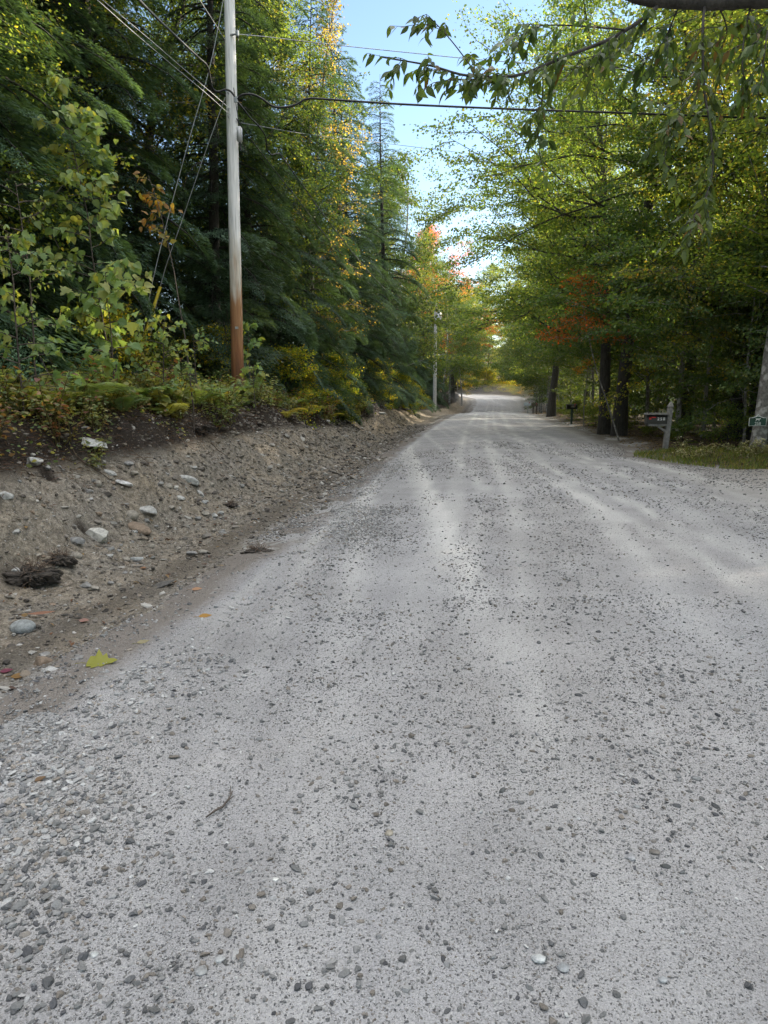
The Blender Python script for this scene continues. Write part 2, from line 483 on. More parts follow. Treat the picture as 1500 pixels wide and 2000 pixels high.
    a1 = N('ShaderNodeMath'); a1.operation = 'ADD'; L(mid.outputs['Fac'], a1.inputs[0]); L(mu.outputs[0], a1.inputs[1])
    bp = N('ShaderNodeBump'); bp.inputs['Strength'].default_value = .8; bp.inputs['Distance'].default_value = .03; L(a1.outputs[0], bp.inputs['Height'])
    bp2 = N('ShaderNodeBump'); bp2.inputs['Strength'].default_value = .7; bp2.inputs['Distance'].default_value = .012; L(fine.outputs['Fac'], bp2.inputs['Height']); L(bp.outputs['Normal'], bp2.inputs['Normal'])
    L(bp2.outputs['Normal'], b.inputs['Normal'])
    L(b.outputs['BSDF'], o.inputs['Surface'])
    return m


def pole_mat():
    """silver weathered sapwood above, orange treated wood towards the butt"""
    m, nt, N, L = mat('weathered_pole')
    o = N('ShaderNodeOutputMaterial'); b = N('ShaderNodeBsdfPrincipled'); b.inputs['Roughness'].default_value = .8
    tc = N('ShaderNodeTexCoord'); mp = N('ShaderNodeMapping'); mp.inputs['Scale'].default_value = (1, 1, .05); L(tc.outputs['Object'], mp.inputs['Vector'])
    n1 = N('ShaderNodeTexNoise'); n1.inputs['Scale'].default_value = 38; n1.inputs['Detail'].default_value = 7; L(mp.outputs[0], n1.inputs['Vector'])
    mp2 = N('ShaderNodeMapping'); mp2.inputs['Scale'].default_value = (1, 1, .12); L(tc.outputs['Object'], mp2.inputs['Vector'])
    n2 = N('ShaderNodeTexNoise'); n2.inputs['Scale'].default_value = 9; n2.inputs['Detail'].default_value = 5; L(mp2.outputs[0], n2.inputs['Vector'])
    sx = N('ShaderNodeSeparateXYZ'); L(tc.outputs['Object'], sx.inputs[0])
    z = N('ShaderNodeMath'); z.operation = 'MULTIPLY_ADD'; L(n2.outputs['Fac'], z.inputs[0]); z.inputs[1].default_value = -3.4; L(sx.outputs['Z'], z.inputs[2])
    mr = N('ShaderNodeMapRange'); mr.inputs[1].default_value = -1.9; mr.inputs[2].default_value = 2.1; L(z.outputs[0], mr.inputs[0])
    tone = ramp(nt, [(0, (.10, .045, .025)), (.28, (.24, .10, .042)), (.55, (.34, .18, .085)), (.72, (.60, .54, .46)), (1, (.82, .815, .81))]); L(mr.outputs[0], tone.inputs['Fac'])
    st = ramp(nt, [(.28, .68), (.5, 1.0), (.7, 1.12)]); L(n1.outputs['Fac'], st.inputs['Fac'])
    mx = N('ShaderNodeMix'); mx.data_type = 'RGBA'; mx.blend_type = 'MULTIPLY'; mx.inputs[0].default_value = 1
    L(tone.outputs['Color'], mx.inputs[6]); L(st.outputs['Color'], mx.inputs[7]); L(mx.outputs[2], b.inputs['Base Color'])
    bp = N('ShaderNodeBump'); bp.inputs['Strength'].default_value = .5; bp.inputs['Distance'].default_value = .012; L(n1.outputs['Fac'], bp.inputs['Height']); L(bp.outputs['Normal'], b.inputs['Normal'])
    L(b.outputs['BSDF'], o.inputs['Surface'])
    return m


M = dict(
    road=road_mat(), soil=ground_mat(), stone=stone_mat('stone', sc=28, speck=.6), chip=stone_mat('gravel_chip', sc=120, speck=.25), pole=pole_mat(),
    broad=foliage('broad_leaf', trans=.58), pale=foliage('pale_leaf', trans=.38, vary=.1), needle=foliage('hemlock_needle', trans=.22, vary=.3, rough=.6, hue=.012),
    shade=foliage('shaded_beech_leaf', tint=(.85, .92, .9), trans=.34, vary=.2),  # understory shade put into the leaf: darker tint, less translucent
    orange=foliage('orange_leaf', tint=(3.6, 1.0, .75), trans=.45, vary=.1), yellow=foliage('yellow_leaf', tint=(2.0, 1.35, .8), trans=.5, vary=.12),
    fern=foliage('fern_leaf', trans=.35, vary=.18), near=foliage('near_leaf', trans=.36, vary=.0, rough=.45), grass=foliage('grass_blade', trans=.3, vary=0),
    bark=bark('dark_bark', (.014, .012, .011), (.075, .068, .06)), greybark=bark('grey_bark', (.05, .047, .042), (.24, .225, .205), patch=(.33, .32, .30), stretch=.8),
    palebark=bark('pale_bark', (.12, .11, .10), (.38, .36, .33), stretch=.6, patch=(.2, .19, .17)),
    greypole=simple('silvered_pole', (.42, .41, .39), .85, noise=.12, sc=12), twig=simple('twig_wood', (.075, .06, .05), .85, noise=.25, sc=20), root=simple('root_bark', (.11, .075, .055), .9, noise=.25, sc=30),
    wood=simple('weathered_board', (.20, .19, .18), .85, noise=.15, sc=14, bump=.3), black=simple('black_enamel', (.012, .012, .014), .35, noise=.1),
    cable=simple('cable_sheath', (.012, .012, .013), .5), steel=simple('galvanised_steel', (.36, .37, .38), .45, .6), yellow_pvc=simple('yellow_guard', (.62, .50, .05), .5),
    red=simple('red_flag', (.42, .02, .02), .5), white=simple('white_paint', (.72, .72, .70), .6), green=simple('green_sign', (.008, .05, .033), .45),
    tile=simple('number_tile', (.07, .07, .075), .4), greyblue=simple('grey_blue_enamel', (.36, .41, .46), .4), box=simple('grey_box', (.50, .51, .52), .5), bronze=simple('bronze_enamel', (.09, .075, .055), .5),
    dirtclod=simple('dark_clod', (.042, .034, .028), .95, noise=.3, sc=25, bump=.8), dead=foliage('dead_leaf', trans=.2, vary=.2),
    greenpost=simple('green_post', (.03, .06, .045), .6),
)

# ------------------------------------------------------------------ the setting: ground and road
def build_ground():
    ys = np.concatenate([np.arange(-60, -2, 4), np.arange(-2, 18, .052), np.arange(18, 40, .2), np.arange(40, 130, 1.0), np.arange(130, 401, 10)])
    sl = np.concatenate([np.arange(-.6, 4.6, .042), np.array([5, 5.5, 6.2, 7, 8, 9.5, 11, 13, 16, 20, 25, 32, 42, 60, 90, 150])])[::-1]
    mid = np.linspace(0, 1, 6)[1:-1]
    rr = np.concatenate([np.arange(-.5, 5, .16), np.array([5.4, 6, 7, 8, 9, 10.5, 12, 14, 17, 21, 26, 33, 45, 65, 100, 150])])
    Y = ys[:, None]
    l, r = eL(ys)[:, None], eR(ys)[:, None]
    X = np.concatenate([l - sl[None], (l + .6) + (r - l - 1.1) * mid[None], r + rr[None]], 1)
    YY = np.broadcast_to(Y, X.shape)
    Z = H(X, YY)
    n, k = X.shape
    i, j = np.meshgrid(np.arange(n - 1), np.arange(k - 1), indexing='ij')
    Fq = np.stack([i * k + j, i * k + j + 1, (i + 1) * k + j + 1, (i + 1) * k + j], -1).reshape(-1, 4)
    s, q = l - X, X - r
    hb = np.interp(YY, HBY, HBV)
    rel = (Z - smooth_z(YY)) / np.maximum(hb, .3)
    humus_shade = np.where(s > 1.2, np.clip((rel - .62) / .34, 0, 1), 0) + .45 * np.exp(-((s - .75) / .35) ** 2) * (s > 0)
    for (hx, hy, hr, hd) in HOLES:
        humus_shade = humus_shade + .8 * np.exp(-(((X - hx) ** 2 + (YY - hy) ** 2) / (hr * .8) ** 2))  # shade inside the hollows painted as darker soil
    litter = np.where(q > 0, np.clip(q / 1.0, 0, 1) * .9, 0) + np.where(s > 3.6, np.clip((s - 3.6) / 1.5, 0, 1) * .8, 0)
    sand = np.where((s > 1.2), np.clip((YY - 24) / 8, 0, .9) * (rel < .9), 0)
    du = (np.exp(-(s / .5) ** 2) * (s > -.7) + .8 * np.exp(-(q / .8) ** 2) * (q > -.7)) * np.clip(.8 + 1.3 * fbm(X * 1.4, YY * 1.1, 43, 4), 0, 1.2)
    sand = np.where(du > .12, -du, np.clip(sand, 0, 1))
    C = np.stack([np.clip(humus_shade, 0, 1), np.clip(litter, 0, 1), sand], -1).reshape(-1, 3)
    mb = MB(); mb.add(np.stack([X, YY, Z], -1).reshape(-1, 3), Fq, C)
    tag(mb.obj('ground', M['soil'], smooth=True), 'grey brown soil with the cut dirt bank', kind='structure')


def build_road():
    ys = np.concatenate([np.arange(-60, -1, 4), np.arange(-1, 22, .09), np.arange(22, 60, .35), np.arange(60, 170, 1.2)])
    l, r = eL(ys)[:, None], eR(ys)[:, None]
    a = np.concatenate([np.arange(-.45, 1.2, .09), np.arange(1.2, 6.2, .14)])
    b = np.linspace(0, 1, 34)[1:]
    X0 = l + a[None]
    lim = np.minimum(X0, l + (r - l) * .85)
    X = np.concatenate([np.minimum(X0, r - .6), np.minimum(l + 6.2, r - .6) + (r + .45 - np.minimum(l + 6.2, r - .6)) * b[None]], 1)
    X = np.maximum.accumulate(X + np.arange(X.shape[1])[None] * 1e-4, 1)
    YY = np.broadcast_to(ys[:, None], X.shape)
    Z = road_z(X, YY)
    n, k = X.shape
    i, j = np.meshgrid(np.arange(n - 1), np.arange(k - 1), indexing='ij')
    Fq = np.stack([i * k + j, i * k + j + 1, (i + 1) * k + j + 1, (i + 1) * k + j], -1).reshape(-1, 4)
    u = X - l
    w = .25 * vn(YY * .06, X * 0 + .5, 31)
    tr = sum(np.exp(-((u - c - w) / s) ** 2) * g for c, s, g in ((.25, .2, .6), (1.75, .11, .9), (2.1, .05, .6), (2.55, .11, .9), (3.0, .05, .6), (3.6, .14, .8), (4.2, .06, .5), (4.7, .16, .6), (5.9, .2, .5)))
    tr = tr * .75 + .9 * np.clip(fbm(X * 5.5 + w * 4, YY * .018, 44, 3) - .12, 0, 1) * 2.2
    tr = tr * np.clip(.7 + 1.1 * fbm(X * 2.5, YY * .022, 33, 3), 0, 1.3) * np.clip((YY - 1) / 7, .15, 1)
    ed = np.exp(-(np.clip(u + .1, 0, None) / .22) ** 2) + .7 * np.exp(-(np.clip(r - X, 0, None) / .5) ** 2)
    ed = ed * np.clip(.9 + 1.2 * fbm(X * 1.6, YY * 1.2, 39, 3), 0, 1.3)
    gr = .22 * np.exp(-((u - .55) / .5) ** 2) * (YY < 20) + .22 * fbm(X * 1.6, YY * .35, 35, 3)
    tan = np.clip((u - 5.2) / 2.5, 0, 1) * .9 + .35 * np.clip(fbm(X * .9, YY * .25, 36, 3) + .1, 0, 1)
    C = np.stack([np.where(ed > .1, -ed, np.clip(tr, 0, 1)), np.clip(gr, -.2, .4), np.clip(tan, 0, 1)], -1).reshape(-1, 3)
    mb = MB(); mb.add(np.stack([X, YY, Z], -1).reshape(-1, 3), Fq, C)
    tag(mb.obj('road', M['road'], smooth=True), 'pale grey gravel road', kind='structure')


build_ground()
build_road()

# ------------------------------------------------------------------ stones
def rock_bm(seed, sub=2, flat=.7, elong=1.3, facets=5, rough=.12, cut=(.62, .92)):
    rg = np.random.default_rng(seed)
    bm = bmesh.new()
    bmesh.ops.create_icosphere(bm, subdivisions=sub, radius=1)
    cuts = rg.normal(size=(facets, 3)); cuts /= np.linalg.norm(cuts, axis=1)[:, None]
    dist = rg.uniform(*cut, facets)
    ph = rg.uniform(0, 50, 2)
    for v in bm.verts:
        p = np.array(v.co)
        for n_, d_ in zip(cuts, dist):
            e = p @ n_ - d_
            if e > 0: p = p - n_ * e * .97
        p = p * (1 + rough * (vn(p[0] * 1.7 + ph[0] + p[2], p[1] * 1.7 + ph[1] + p[2] * .7, 40)))
        v.co = Vector((p[0] * elong, p[1], p[2] * flat))
    return bm


def chip_templates(sub):
    out = []
    for k in range(7):
        bm = rock_bm(100 + k, sub, .5 + .12 * (k % 3), 1.0 + .25 * (k % 4), 9, .35, (.38, .85))
        bm.verts.index_update(); bm.verts.ensure_lookup_table()
        out.append((np.array([v.co[:] for v in bm.verts]), np.array([[v.index for v in f.verts] for f in bm.faces])))
        bm.free()
    return out


CHIPS, GRIT = chip_templates(2), chip_templates(1)
STONE_COLS = np.array([(.09, .09, .092), (.14, .14, .138), (.20, .197, .193), (.12, .118, .115), (.155, .135, .115), (.27, .265, .26), (.07, .07, .075), (.18, .16, .14), (.50, .49, .47)])


def stones(mb, P, S, C):
    n = len(P)
    which = rng.integers(0, len(CHIPS), n)
    az = rng.uniform(0, 2 * PI, n)
    A = np.stack([np.cos(az), np.sin(az), rng.normal(0, .15, n)], 1)
    N = np.stack([rng.normal(0, .22, n), rng.normal(0, .22, n), np.ones(n)], 1)
    for k in range(len(CHIPS)):
        for T, lim in ((GRIT, S < .0062), (CHIPS, S >= .0062)):
            q = (which == k) & lim
            if q.any(): mb.scatter(T[k], P[q], A[q], N[q], S[q], C[q])


def build_gravel():
    mb = MB()
    # loose chips, thinning with distance; thick along the loose edge by the ditch
    Xs, Ys, Ss = [], [], []
    def lay(n, y0, y1, u0, u1, smin, smed, smax, power=1.0, patch=.5):
        y = y0 + (y1 - y0) * rng.random(n) ** power
        u = rng.uniform(u0, u1, n) if u1 != 1.0 else rng.normal(.52, .27, n) + .12 * vn(y * 1.1, y * 0 + 3.3, 57)
        x = eL(y) + u
        keep = (np.abs(x) < .60 * y + 1.2) & (x < eR(y) - .1)
        pt = fbm(x * 1.3, y * .7, 50, 3)
        w_ = .25 * vn(y * .06, x * 0 + .5, 31)
        trk = sum(np.exp(-((u - c_ - w_) / s_) ** 2) for c_, s_ in ((1.75, .2), (2.55, .2), (3.6, .26), (4.7, .3)))
        keep &= rng.random(n) < np.clip(.5 + patch * 3.4 * pt, .05, 1) * (1 - .8 * np.clip(trk, 0, 1) * np.clip((y - 2) / 5, 0, 1))
        s = np.clip(smed * np.exp(rng.normal(0, .5, n)), smin, smax)
        Xs.append(x[keep]); Ys.append(y[keep]); Ss.append(s[keep])
    lay(85000, 1.2, 5, -.3, 7, .0016, .0037, .013)
    lay(50000, 4.5, 10, -.3, 9, .0025, .0046, .014)
    lay(36000, 9, 22, -.3, 9, .005, .0078, .02)
    lay(2600, 1.2, 9, -.2, 9, .007, .0088, .016, 1.0, .3)
    lay(150000, 1.2, 3.6, -.2, 6, .0011, .0019, .004, 1.0, .12)
    lay(60000, 3.4, 8, -.2, 8, .0018, .0029, .005, 1.0, .12)
    lay(9000, 1.4, 6.5, -.5, .3, .002, .0042, .015, .8, .35)
    lay(40000, 1.3, 9.5, .12, 1.0, .0025, .0056, .017, 1.5, .3)
    lay(14000, 6, 16, -.5, .5, .004, .0068, .016, .8, .35)
    x, y, s = np.concatenate(Xs), np.concatenate(Ys), np.concatenate(Ss)
    P = np.stack([x, y, np.maximum(road_z(x, y), H(x, y)) + s * .34], 1)
    C = STONE_COLS[rng.choice(len(STONE_COLS), len(x), p=[.13, .17, .18, .12, .1, .14, .05, .08, .03])] * rng.uniform(.75, 1.3, (len(x), 1))
    C = C * (1 + .7 * np.exp(-((x - eL(y) - .35) / .45) ** 2))[:, None] * np.array([.99, 1, 1.02])
    C = np.minimum(C, .44)
    stones(mb, P, s, C)
    tag(mb.obj('gravel', M['chip']), 'loose crushed stone on the road', kind='stuff')
    mb = MB()
    n = 34000
    y = 2 + 36 * rng.random(n) ** 1.7
    s_ = rng.uniform(.1, 2.9, n)
    x = eL(y) - s_
    sz = np.clip(.010 * np.exp(rng.normal(0, .6, n)), .004, .05) * np.clip(y / 9, .7, 1.6)
    C = np.array([(.13, .115, .10), (.18, .16, .14), (.36, .345, .32), (.20, .165, .13), (.07, .06, .052), (.25, .24, .22)])[rng.choice(6, n, p=[.3, .24, .06, .18, .14, .08])] * rng.uniform(.8, 1.2, (n, 1))
    P = np.stack([x, y, H(x, y) + sz * .25], 1)
    stones(mb, P, sz, C)
    tag(mb.obj('pebbles', M['chip']), 'small pebbles mixed in the dirt bank', kind='stuff')


build_gravel()


def rock(px, py, w, flat, elong, col, label, group=None, rz=0.0, tilt=0.0, sub=3, facets=7, rough=.3, sink=.28, seed=None):
    """a stone w pixels wide in the photograph lying on the ground at px,py"""
    p = hit(px, py)
    zc = p[1] * CP + (CAM_H - p[2]) * SP
    r = .6 * w / F * zc / elong ** .5
    bm = rock_bm(int(px * 7 + py) if seed is None else seed, sub, flat, elong, facets + 4 if facets > 1 else facets, rough, (.5, .9) if facets > 1 else (.62, .92))
    mb = MB()
    ca, sa = math.cos(rz), math.sin(rz); ct, st = math.cos(tilt), math.sin(tilt)
    rot = np.array([[ca, -sa, 0], [sa, ca, 0], [0, 0, 1]]) @ np.array([[ct, 0, st], [0, 1, 0], [-st, 0, ct]])
    rg = np.random.default_rng(int(px + py))
    mb.bm(bm, (0, 0, 0), rot * r, np.array(col))
    o = mb.obj('rock', M['stone'], None, False, (p[0], p[1], p[2] + r * flat * (.5 - sink)))
    return tag(o, label, 'rock', group)


PALE, GREY, BRN, TAN = (.39, .385, .375), (.22, .215, .21), (.20, .15, .11), (.27, .245, .21)
G1 = 'stones showing in the dirt bank'
rock(178, 868, 56, .34, 1.5, (.48, .48, .47), 'flat white rock jutting out just under the dark top lip of the bank', G1, .3, .25)
rock(207, 922, 30, .4, 1.5, PALE, 'narrow pale stone below the flat white rock, with a dark root above it', G1, -.3, .3)
rock(240, 944, 27, .4, 1.6, (.5, .5, .5), 'thin whitish stone lowest of the three slanting pale stones on the bank', G1, .1, .3)
rock(252, 907, 18, .6, 1.2, GREY, 'grey stone higher on the slope right of the narrow pale stone', G1)
rock(263, 925, 13, .8, 1.1, TAN, 'small tan pebble stone just under the grey stone high on the slope', G1)
rock(366, 940, 32, .6, 1.3, (.38, .38, .37), 'broken pale rock half buried in the tan part of the bank', G1, .5, .4)
rock(392, 966, 18, .5, 1.5, PALE, 'upright pale sliver of stone below the broken pale rock', G1, .2, .9)
rock(399, 982, 14, .6, 1.2, (.4, .4, .4), 'small pale stone touching the foot of the upright sliver', G1)
rock(286, 1000, 30, .7, 1.2, PALE, 'angular white rock uppermost of the tight cluster on the slope', G1, .4, .3, facets=9)
rock(257, 1010, 22, .9, 1.1, TAN, 'rounded cream stone beside the angular white rock', G1, rough=.05, facets=0)
rock(268, 1033, 40, .5, 1.7, BRN, 'long brown oval stone lowest of the tight cluster on the slope', G1, -.3, .3, rough=.06, facets=1)
rock(285, 1018, 14, .7, 1.1, GREY, 'small grey stone tucked between the white rock and the brown oval stone', G1)
rock(192, 1050, 44, .65, 1.35, (.42, .41, .38), 'large pale rock under the dark hollow in the bank', G1, -.4, .3, facets=3)
rock(147, 1060, 27, .6, 1.2, GREY, 'dull grey rock sunk in the soil left of the large pale rock', G1)
rock(149, 1088, 18, .9, 1.1, TAN, 'round pale pebble alone at the foot of the bank', G1, facets=1, rough=.05)
rock(245, 1094, 17, .7, 1.2, TAN, 'tan half of a pair of stones at the foot of the bank', G1, facets=2)
rock(266, 1094, 22, .6, 1.4, (.30, .31, .31), 'bluish grey half of a pair of stones at the foot of the bank', G1, facets=2)
rock(191, 947, 13, 1.0, 1.0, TAN, 'round tan pebble beside the thin whitish stone', G1, facets=0, rough=.05)
rock(66, 906, 32, .7, 1.2, (.40, .40, .39), 'pale lump of rock embedded beneath the overhanging roots', G1)
rock(145, 930, 16, .8, 1.1, TAN, 'beige stone wedged in brown crumbly soil near the dark hollows', G1)
rock(170, 980, 12, .8, 1.1, TAN, 'small beige stone above the dark hollow', G1)
rock(313, 946, 12, .8, 1.1, GREY, 'small grey stone mid slope between the two pale rock groups', G1)
rock(330, 952, 16, .8, 1.1, TAN, 'tan cobble mid slope left of the broken pale rock', G1)
rock(350, 974, 20, .5, 1.3, (.38, .375, .36), 'flat pale stone below the tan cobble', G1)
rock(377, 1082, 22, .5, 1.3, GREY, 'grey slab stone in the ditch beside fallen leaves', G1)
rock(395, 1078, 20, .5, 1.2, TAN, 'tan slab stone in the ditch touching the grey slab', G1)
rock(45, 1229, 38, .75, 1.15, (.25, .265, .265), 'smooth blue grey cobble lying alone on the flat dirt', G1, facets=1, rough=.05)
rock(80, 1298, 34, .7, 1.2, BRN, 'rusty brown stone with a split face beside the ditch edge', G1)
rock(98, 1309, 26, .5, 1.3, PALE, 'pale stone leaning against the rusty brown stone', G1)
rock(153, 1291, 27, .9, 1.05, (.21, .205, .2), 'upright dark grey stone between the rusty stone and the maple leaf', G1, facets=3)
rock(84, 1280, 20, .6, 1.2, GREY, 'small grey stone behind the rusty brown stone', G1)
rock(318, 1143, 38, .3, 1.5, (.09, .085, .08), 'dark flat slab of stone tilted at the road edge', G1, .4, -.4, facets=8)
rock(168, 1145, 20, .6, 1.2, GREY, 'grey stone in a pair beside the dark root clod', G1)
rock(182, 1150, 18, .6, 1.2, TAN, 'tan stone in a pair beside the dark root clod', G1)
rock(744, 808, 14, .5, 1.6, (.42, .42, .41), 'pale rock on the far bank above the raw sandy cut', G1)
rock(20, 1165, 20, .6, 1.2, TAN, 'tan stone among crumbs below the dark root clod', G1)
rock(12, 970, 22, .8, 1.1, PALE, 'pale stone on the bank cut off by the picture edge', G1)
# the numerous small stones nothing tells apart
for k in range(90):
    px, py = random.uniform(20, 480), random.uniform(900, 1200)
    q = hit(px, py)
    s_ = float(eL(q[1]) - q[0])
    if 1.0 < s_ < 2.9:
        rock(px, py, random.uniform(6, 15), random.uniform(.5, .9), random.uniform(1, 1.4), random.choice([PALE, GREY, TAN, GREY, BRN]),
             'small rounded stone half sunk in the grey slope of the bank', 'small stones dotting the bank', random.uniform(0, 3), 0, 2)
G2 = 'larger stones lying loose on the road'
for px, py, w, c, lab in ((1050, 1937, 25, (.45, .46, .46), 'chunky whitish stone, largest on the road surface'), (1097, 1959, 22, (.26, .27, .28), 'dark blue grey stone just past the chunky whitish stone'),
                          (1228, 1733, 22, (.30, .30, .31), 'flat grey stone alone in the smooth dust'), (1290, 1985, 17, (.33, .34, .35), 'blue grey stone at the bottom edge of the picture'),
                          (1275, 1725, 18, (.16, .145, .13), 'brown black stone near the flat grey stone'), (432, 1928, 20, (.38, .385, .39), 'pale stone in the loose gravel near the picture bottom'),
                          (540, 1763, 12, (.6, .6, .58), 'bright white pebble on plain dust'), (395, 1950, 24, (.27, .27, .27), 'dull grey stone beside the pale stone in loose gravel'),
                          (760, 1672, 17, (.30, .27, .22), 'tan stone in the middle of the road'), (187, 1905, 17, (.42, .43, .43), 'whitish flake among coarse gravel'),
                          (20, 1795, 20, (.36, .36, .36), 'pale lump in the coarse gravel at the picture edge')):
    p = hit(px, py); p[2] = road_z(p[0], p[1])
    zc = p[1] * CP + CAM_H * SP
    r = .5 * w / F * zc
    mb = MB(); mb.bm(rock_bm(int(px), 2, .6, 1.2, 8, .2), (0, 0, 0), np.eye(3) * r, np.array(c))
    tag(mb.obj('stone', M['stone'], None, False, (p[0], p[1], p[2] + r * .25)), lab, 'stone', G2)

# ------------------------------------------------------------------ leaf templates: x across, y along, z up
KITE = (np.array([(0, 0, 0), (.36, .42, .06), (0, 1, -.04), (-.36, .42, .06)]), np.array([[0, 1, 2, 3]]))
NEEDLE = (np.array([(0, 0, 0), (.13, .35, .0), (0.02, 1, -.1), (-.13, .35, .0)]), np.array([[0, 1, 2, 3]]))


def blade(outline, fold=.12, droop=.25):
    """a leaf with a midrib fold from half an outline [(y, half width)]"""
    n = len(outline)
    V = []
    for y, w in outline:
        z = -droop * y * y
        V += [(0, y, z), (w, y - .05 * w, z + fold * w * 1.4), (-w, y - .05 * w, z + fold * w * 1.4)]
    Fq = []
    for i in range(n - 1):
        a, b = 3 * i, 3 * i + 3
        Fq += [(a, a + 1, b + 1, b), (a + 2, a, b, b + 2)]
    return (np.array(V), np.array(Fq))


OVAL = blade([(0, .02), (.12, .17), (.35, .30), (.6, .27), (.82, .13), (1, .01)])
LANCE = blade([(0, .02), (.12, .12), (.35, .21), (.6, .19), (.82, .09), (1, .01)], .1, .3)
HEART = blade([(-.08, .10), (.03, .33), (.22, .44), (.5, .40), (.78, .2), (1, .01)], .15, .35)
MAPLE = blade([(0, .05), (.06, .30), (.22, .30), (.30, .56), (.46, .30), (.58, .40), (.66, .16), (.84, .14), (1, .01)], .1, .3)


def cols(n, palette, p=None, jit=.2, rg=None):
    rg = rg or rng
    pal = np.array(palette)
    return pal[rg.choice(len(pal), n, p=p)] * rg.uniform(1 - jit, 1 + jit, (n, 1))


def unit(v): return v / (np.linalg.norm(v, axis=-1, keepdims=True) + 1e-9)


# ------------------------------------------------------------------ trees
def path(p0, d0, L, n, rg, wob=.12, lift=0.0):
    P = [np.array(p0, float)]; d = np.array(d0, float)
    for i in range(n):
        d = unit(d + rg.normal(0, wob, 3) + np.array([0, 0, lift]))
        P.append(P[-1] + d * L / n)
    return np.array(P)


def make_decid(name, seed, Ht, r0, base, rad, limbs, leaves, size, pal, palp=None, flat=.35, tmpl=KITE, barkm='bark', leafm='broad', lowlift=.05, clump=.26, up=1.0, toward=None, label='', group=None, twigs=6, lean=0.0):
    rg = np.random.default_rng(seed)
    t = thing(name, label, 'tree', group=group)
    wood, crown, bran = MB(), MB(), MB()
    T = path((0, 0, -.3), (lean, 0, 1), Ht + .3, 12, rg, .045, .03)
    tt = np.linspace(0, 1, len(T))
    rad_t = r0 * (1 - tt * .93) ** .8
    rad_t[0] *= 1.45; rad_t[1] *= 1.05
    wood.tube(T, rad_t, 12, None, jit=.04, rg=rg)
    segs, wts = [], []
    for i in range(limbs):
        u = base + (1 - base) * ((i + rg.random()) / limbs) ** 1.05
        p = np.array([np.interp(u, tt, T[:, k]) for k in range(3)])
        az = i * 2.39996 + rg.normal(0, .35)
        if toward is not None and rg.random() < .4:
            az = toward + rg.normal(0, .6)
        v = (u - base) / (1 - base)
        L = rad * (.35 + 1.0 * math.sin(PI * min(1, .22 + .78 * v) ** .85)) * rg.uniform(.75, 1.15) * (1 if v < .75 else .7)
        el = (.05 + lowlift + .95 * v * up) + rg.normal(0, .2)
        d = np.array([math.cos(az) * math.cos(el), math.sin(az) * math.cos(el), math.sin(el)])
        B = path(p, d, L, 6, rg, .2, .02)
        rb = max(.010, .30 * np.interp(u, tt, rad_t)) * np.linspace(1, .15, 7)
        bran.tube(B, rb, 6, cap=False)
        for j in range(twigs):
            f = .25 + .75 * (j + rg.random()) / twigs
            q = np.array([np.interp(f, np.linspace(0, 1, 7), B[:, k]) for k in range(3)])
            da = az + (1 if j % 2 else -1) * rg.uniform(.35, 1.1)
            l2 = L * .42 * (1.15 - .6 * f) * rg.uniform(.7, 1.2)
            e2 = el * .55 + rg.normal(0, .15)
            S = path(q, (math.cos(da) * math.cos(e2), math.sin(da) * math.cos(e2), math.sin(e2)), l2, 4, rg, .24, -.03)
            bran.tube(S, np.linspace(max(.008, rb[0] * .3), .004, 5), 4, cap=False)
            segs.append(S); wts.append(l2 + .2)
    segs = np.array(segs); wts = np.array(wts) / sum(wts)
    k = rg.choice(len(segs), leaves, p=wts)
    f = rg.uniform(.1, 4.0, leaves); i0 = np.minimum(f.astype(int), 3); fr = (f - i0)[:, None]
    c = segs[k, i0] * (1 - fr) + segs[k, i0 + 1] * fr
    g = rg.normal(0, 1, (leaves, 3)) * np.array([clump, clump, clump * flat]) * rg.uniform(.5, 1.2, (leaves, 1))
    P = c + g
    out = unit(segs[k, 4] - segs[k, 0])
    A = unit(out + rg.normal(0, .65, (leaves, 3)) + np.array([0, 0, -.35]))
    N = unit(np.array([0, 0, .75]) + rg.normal(0, .75, (leaves, 3)))
    sgC = rg.uniform(.82, 1.18, (len(segs), 1))[k]
    crown.scatter(tmpl, P, A, N, size * rg.uniform(.7, 1.25, leaves), cols(leaves, pal, palp, .2, rg) * sgC)
    wood.obj('trunk', M[barkm], t, True); bran.obj('branches', M[barkm], t, True); crown.obj('crown', M[leafm], t)
    return t


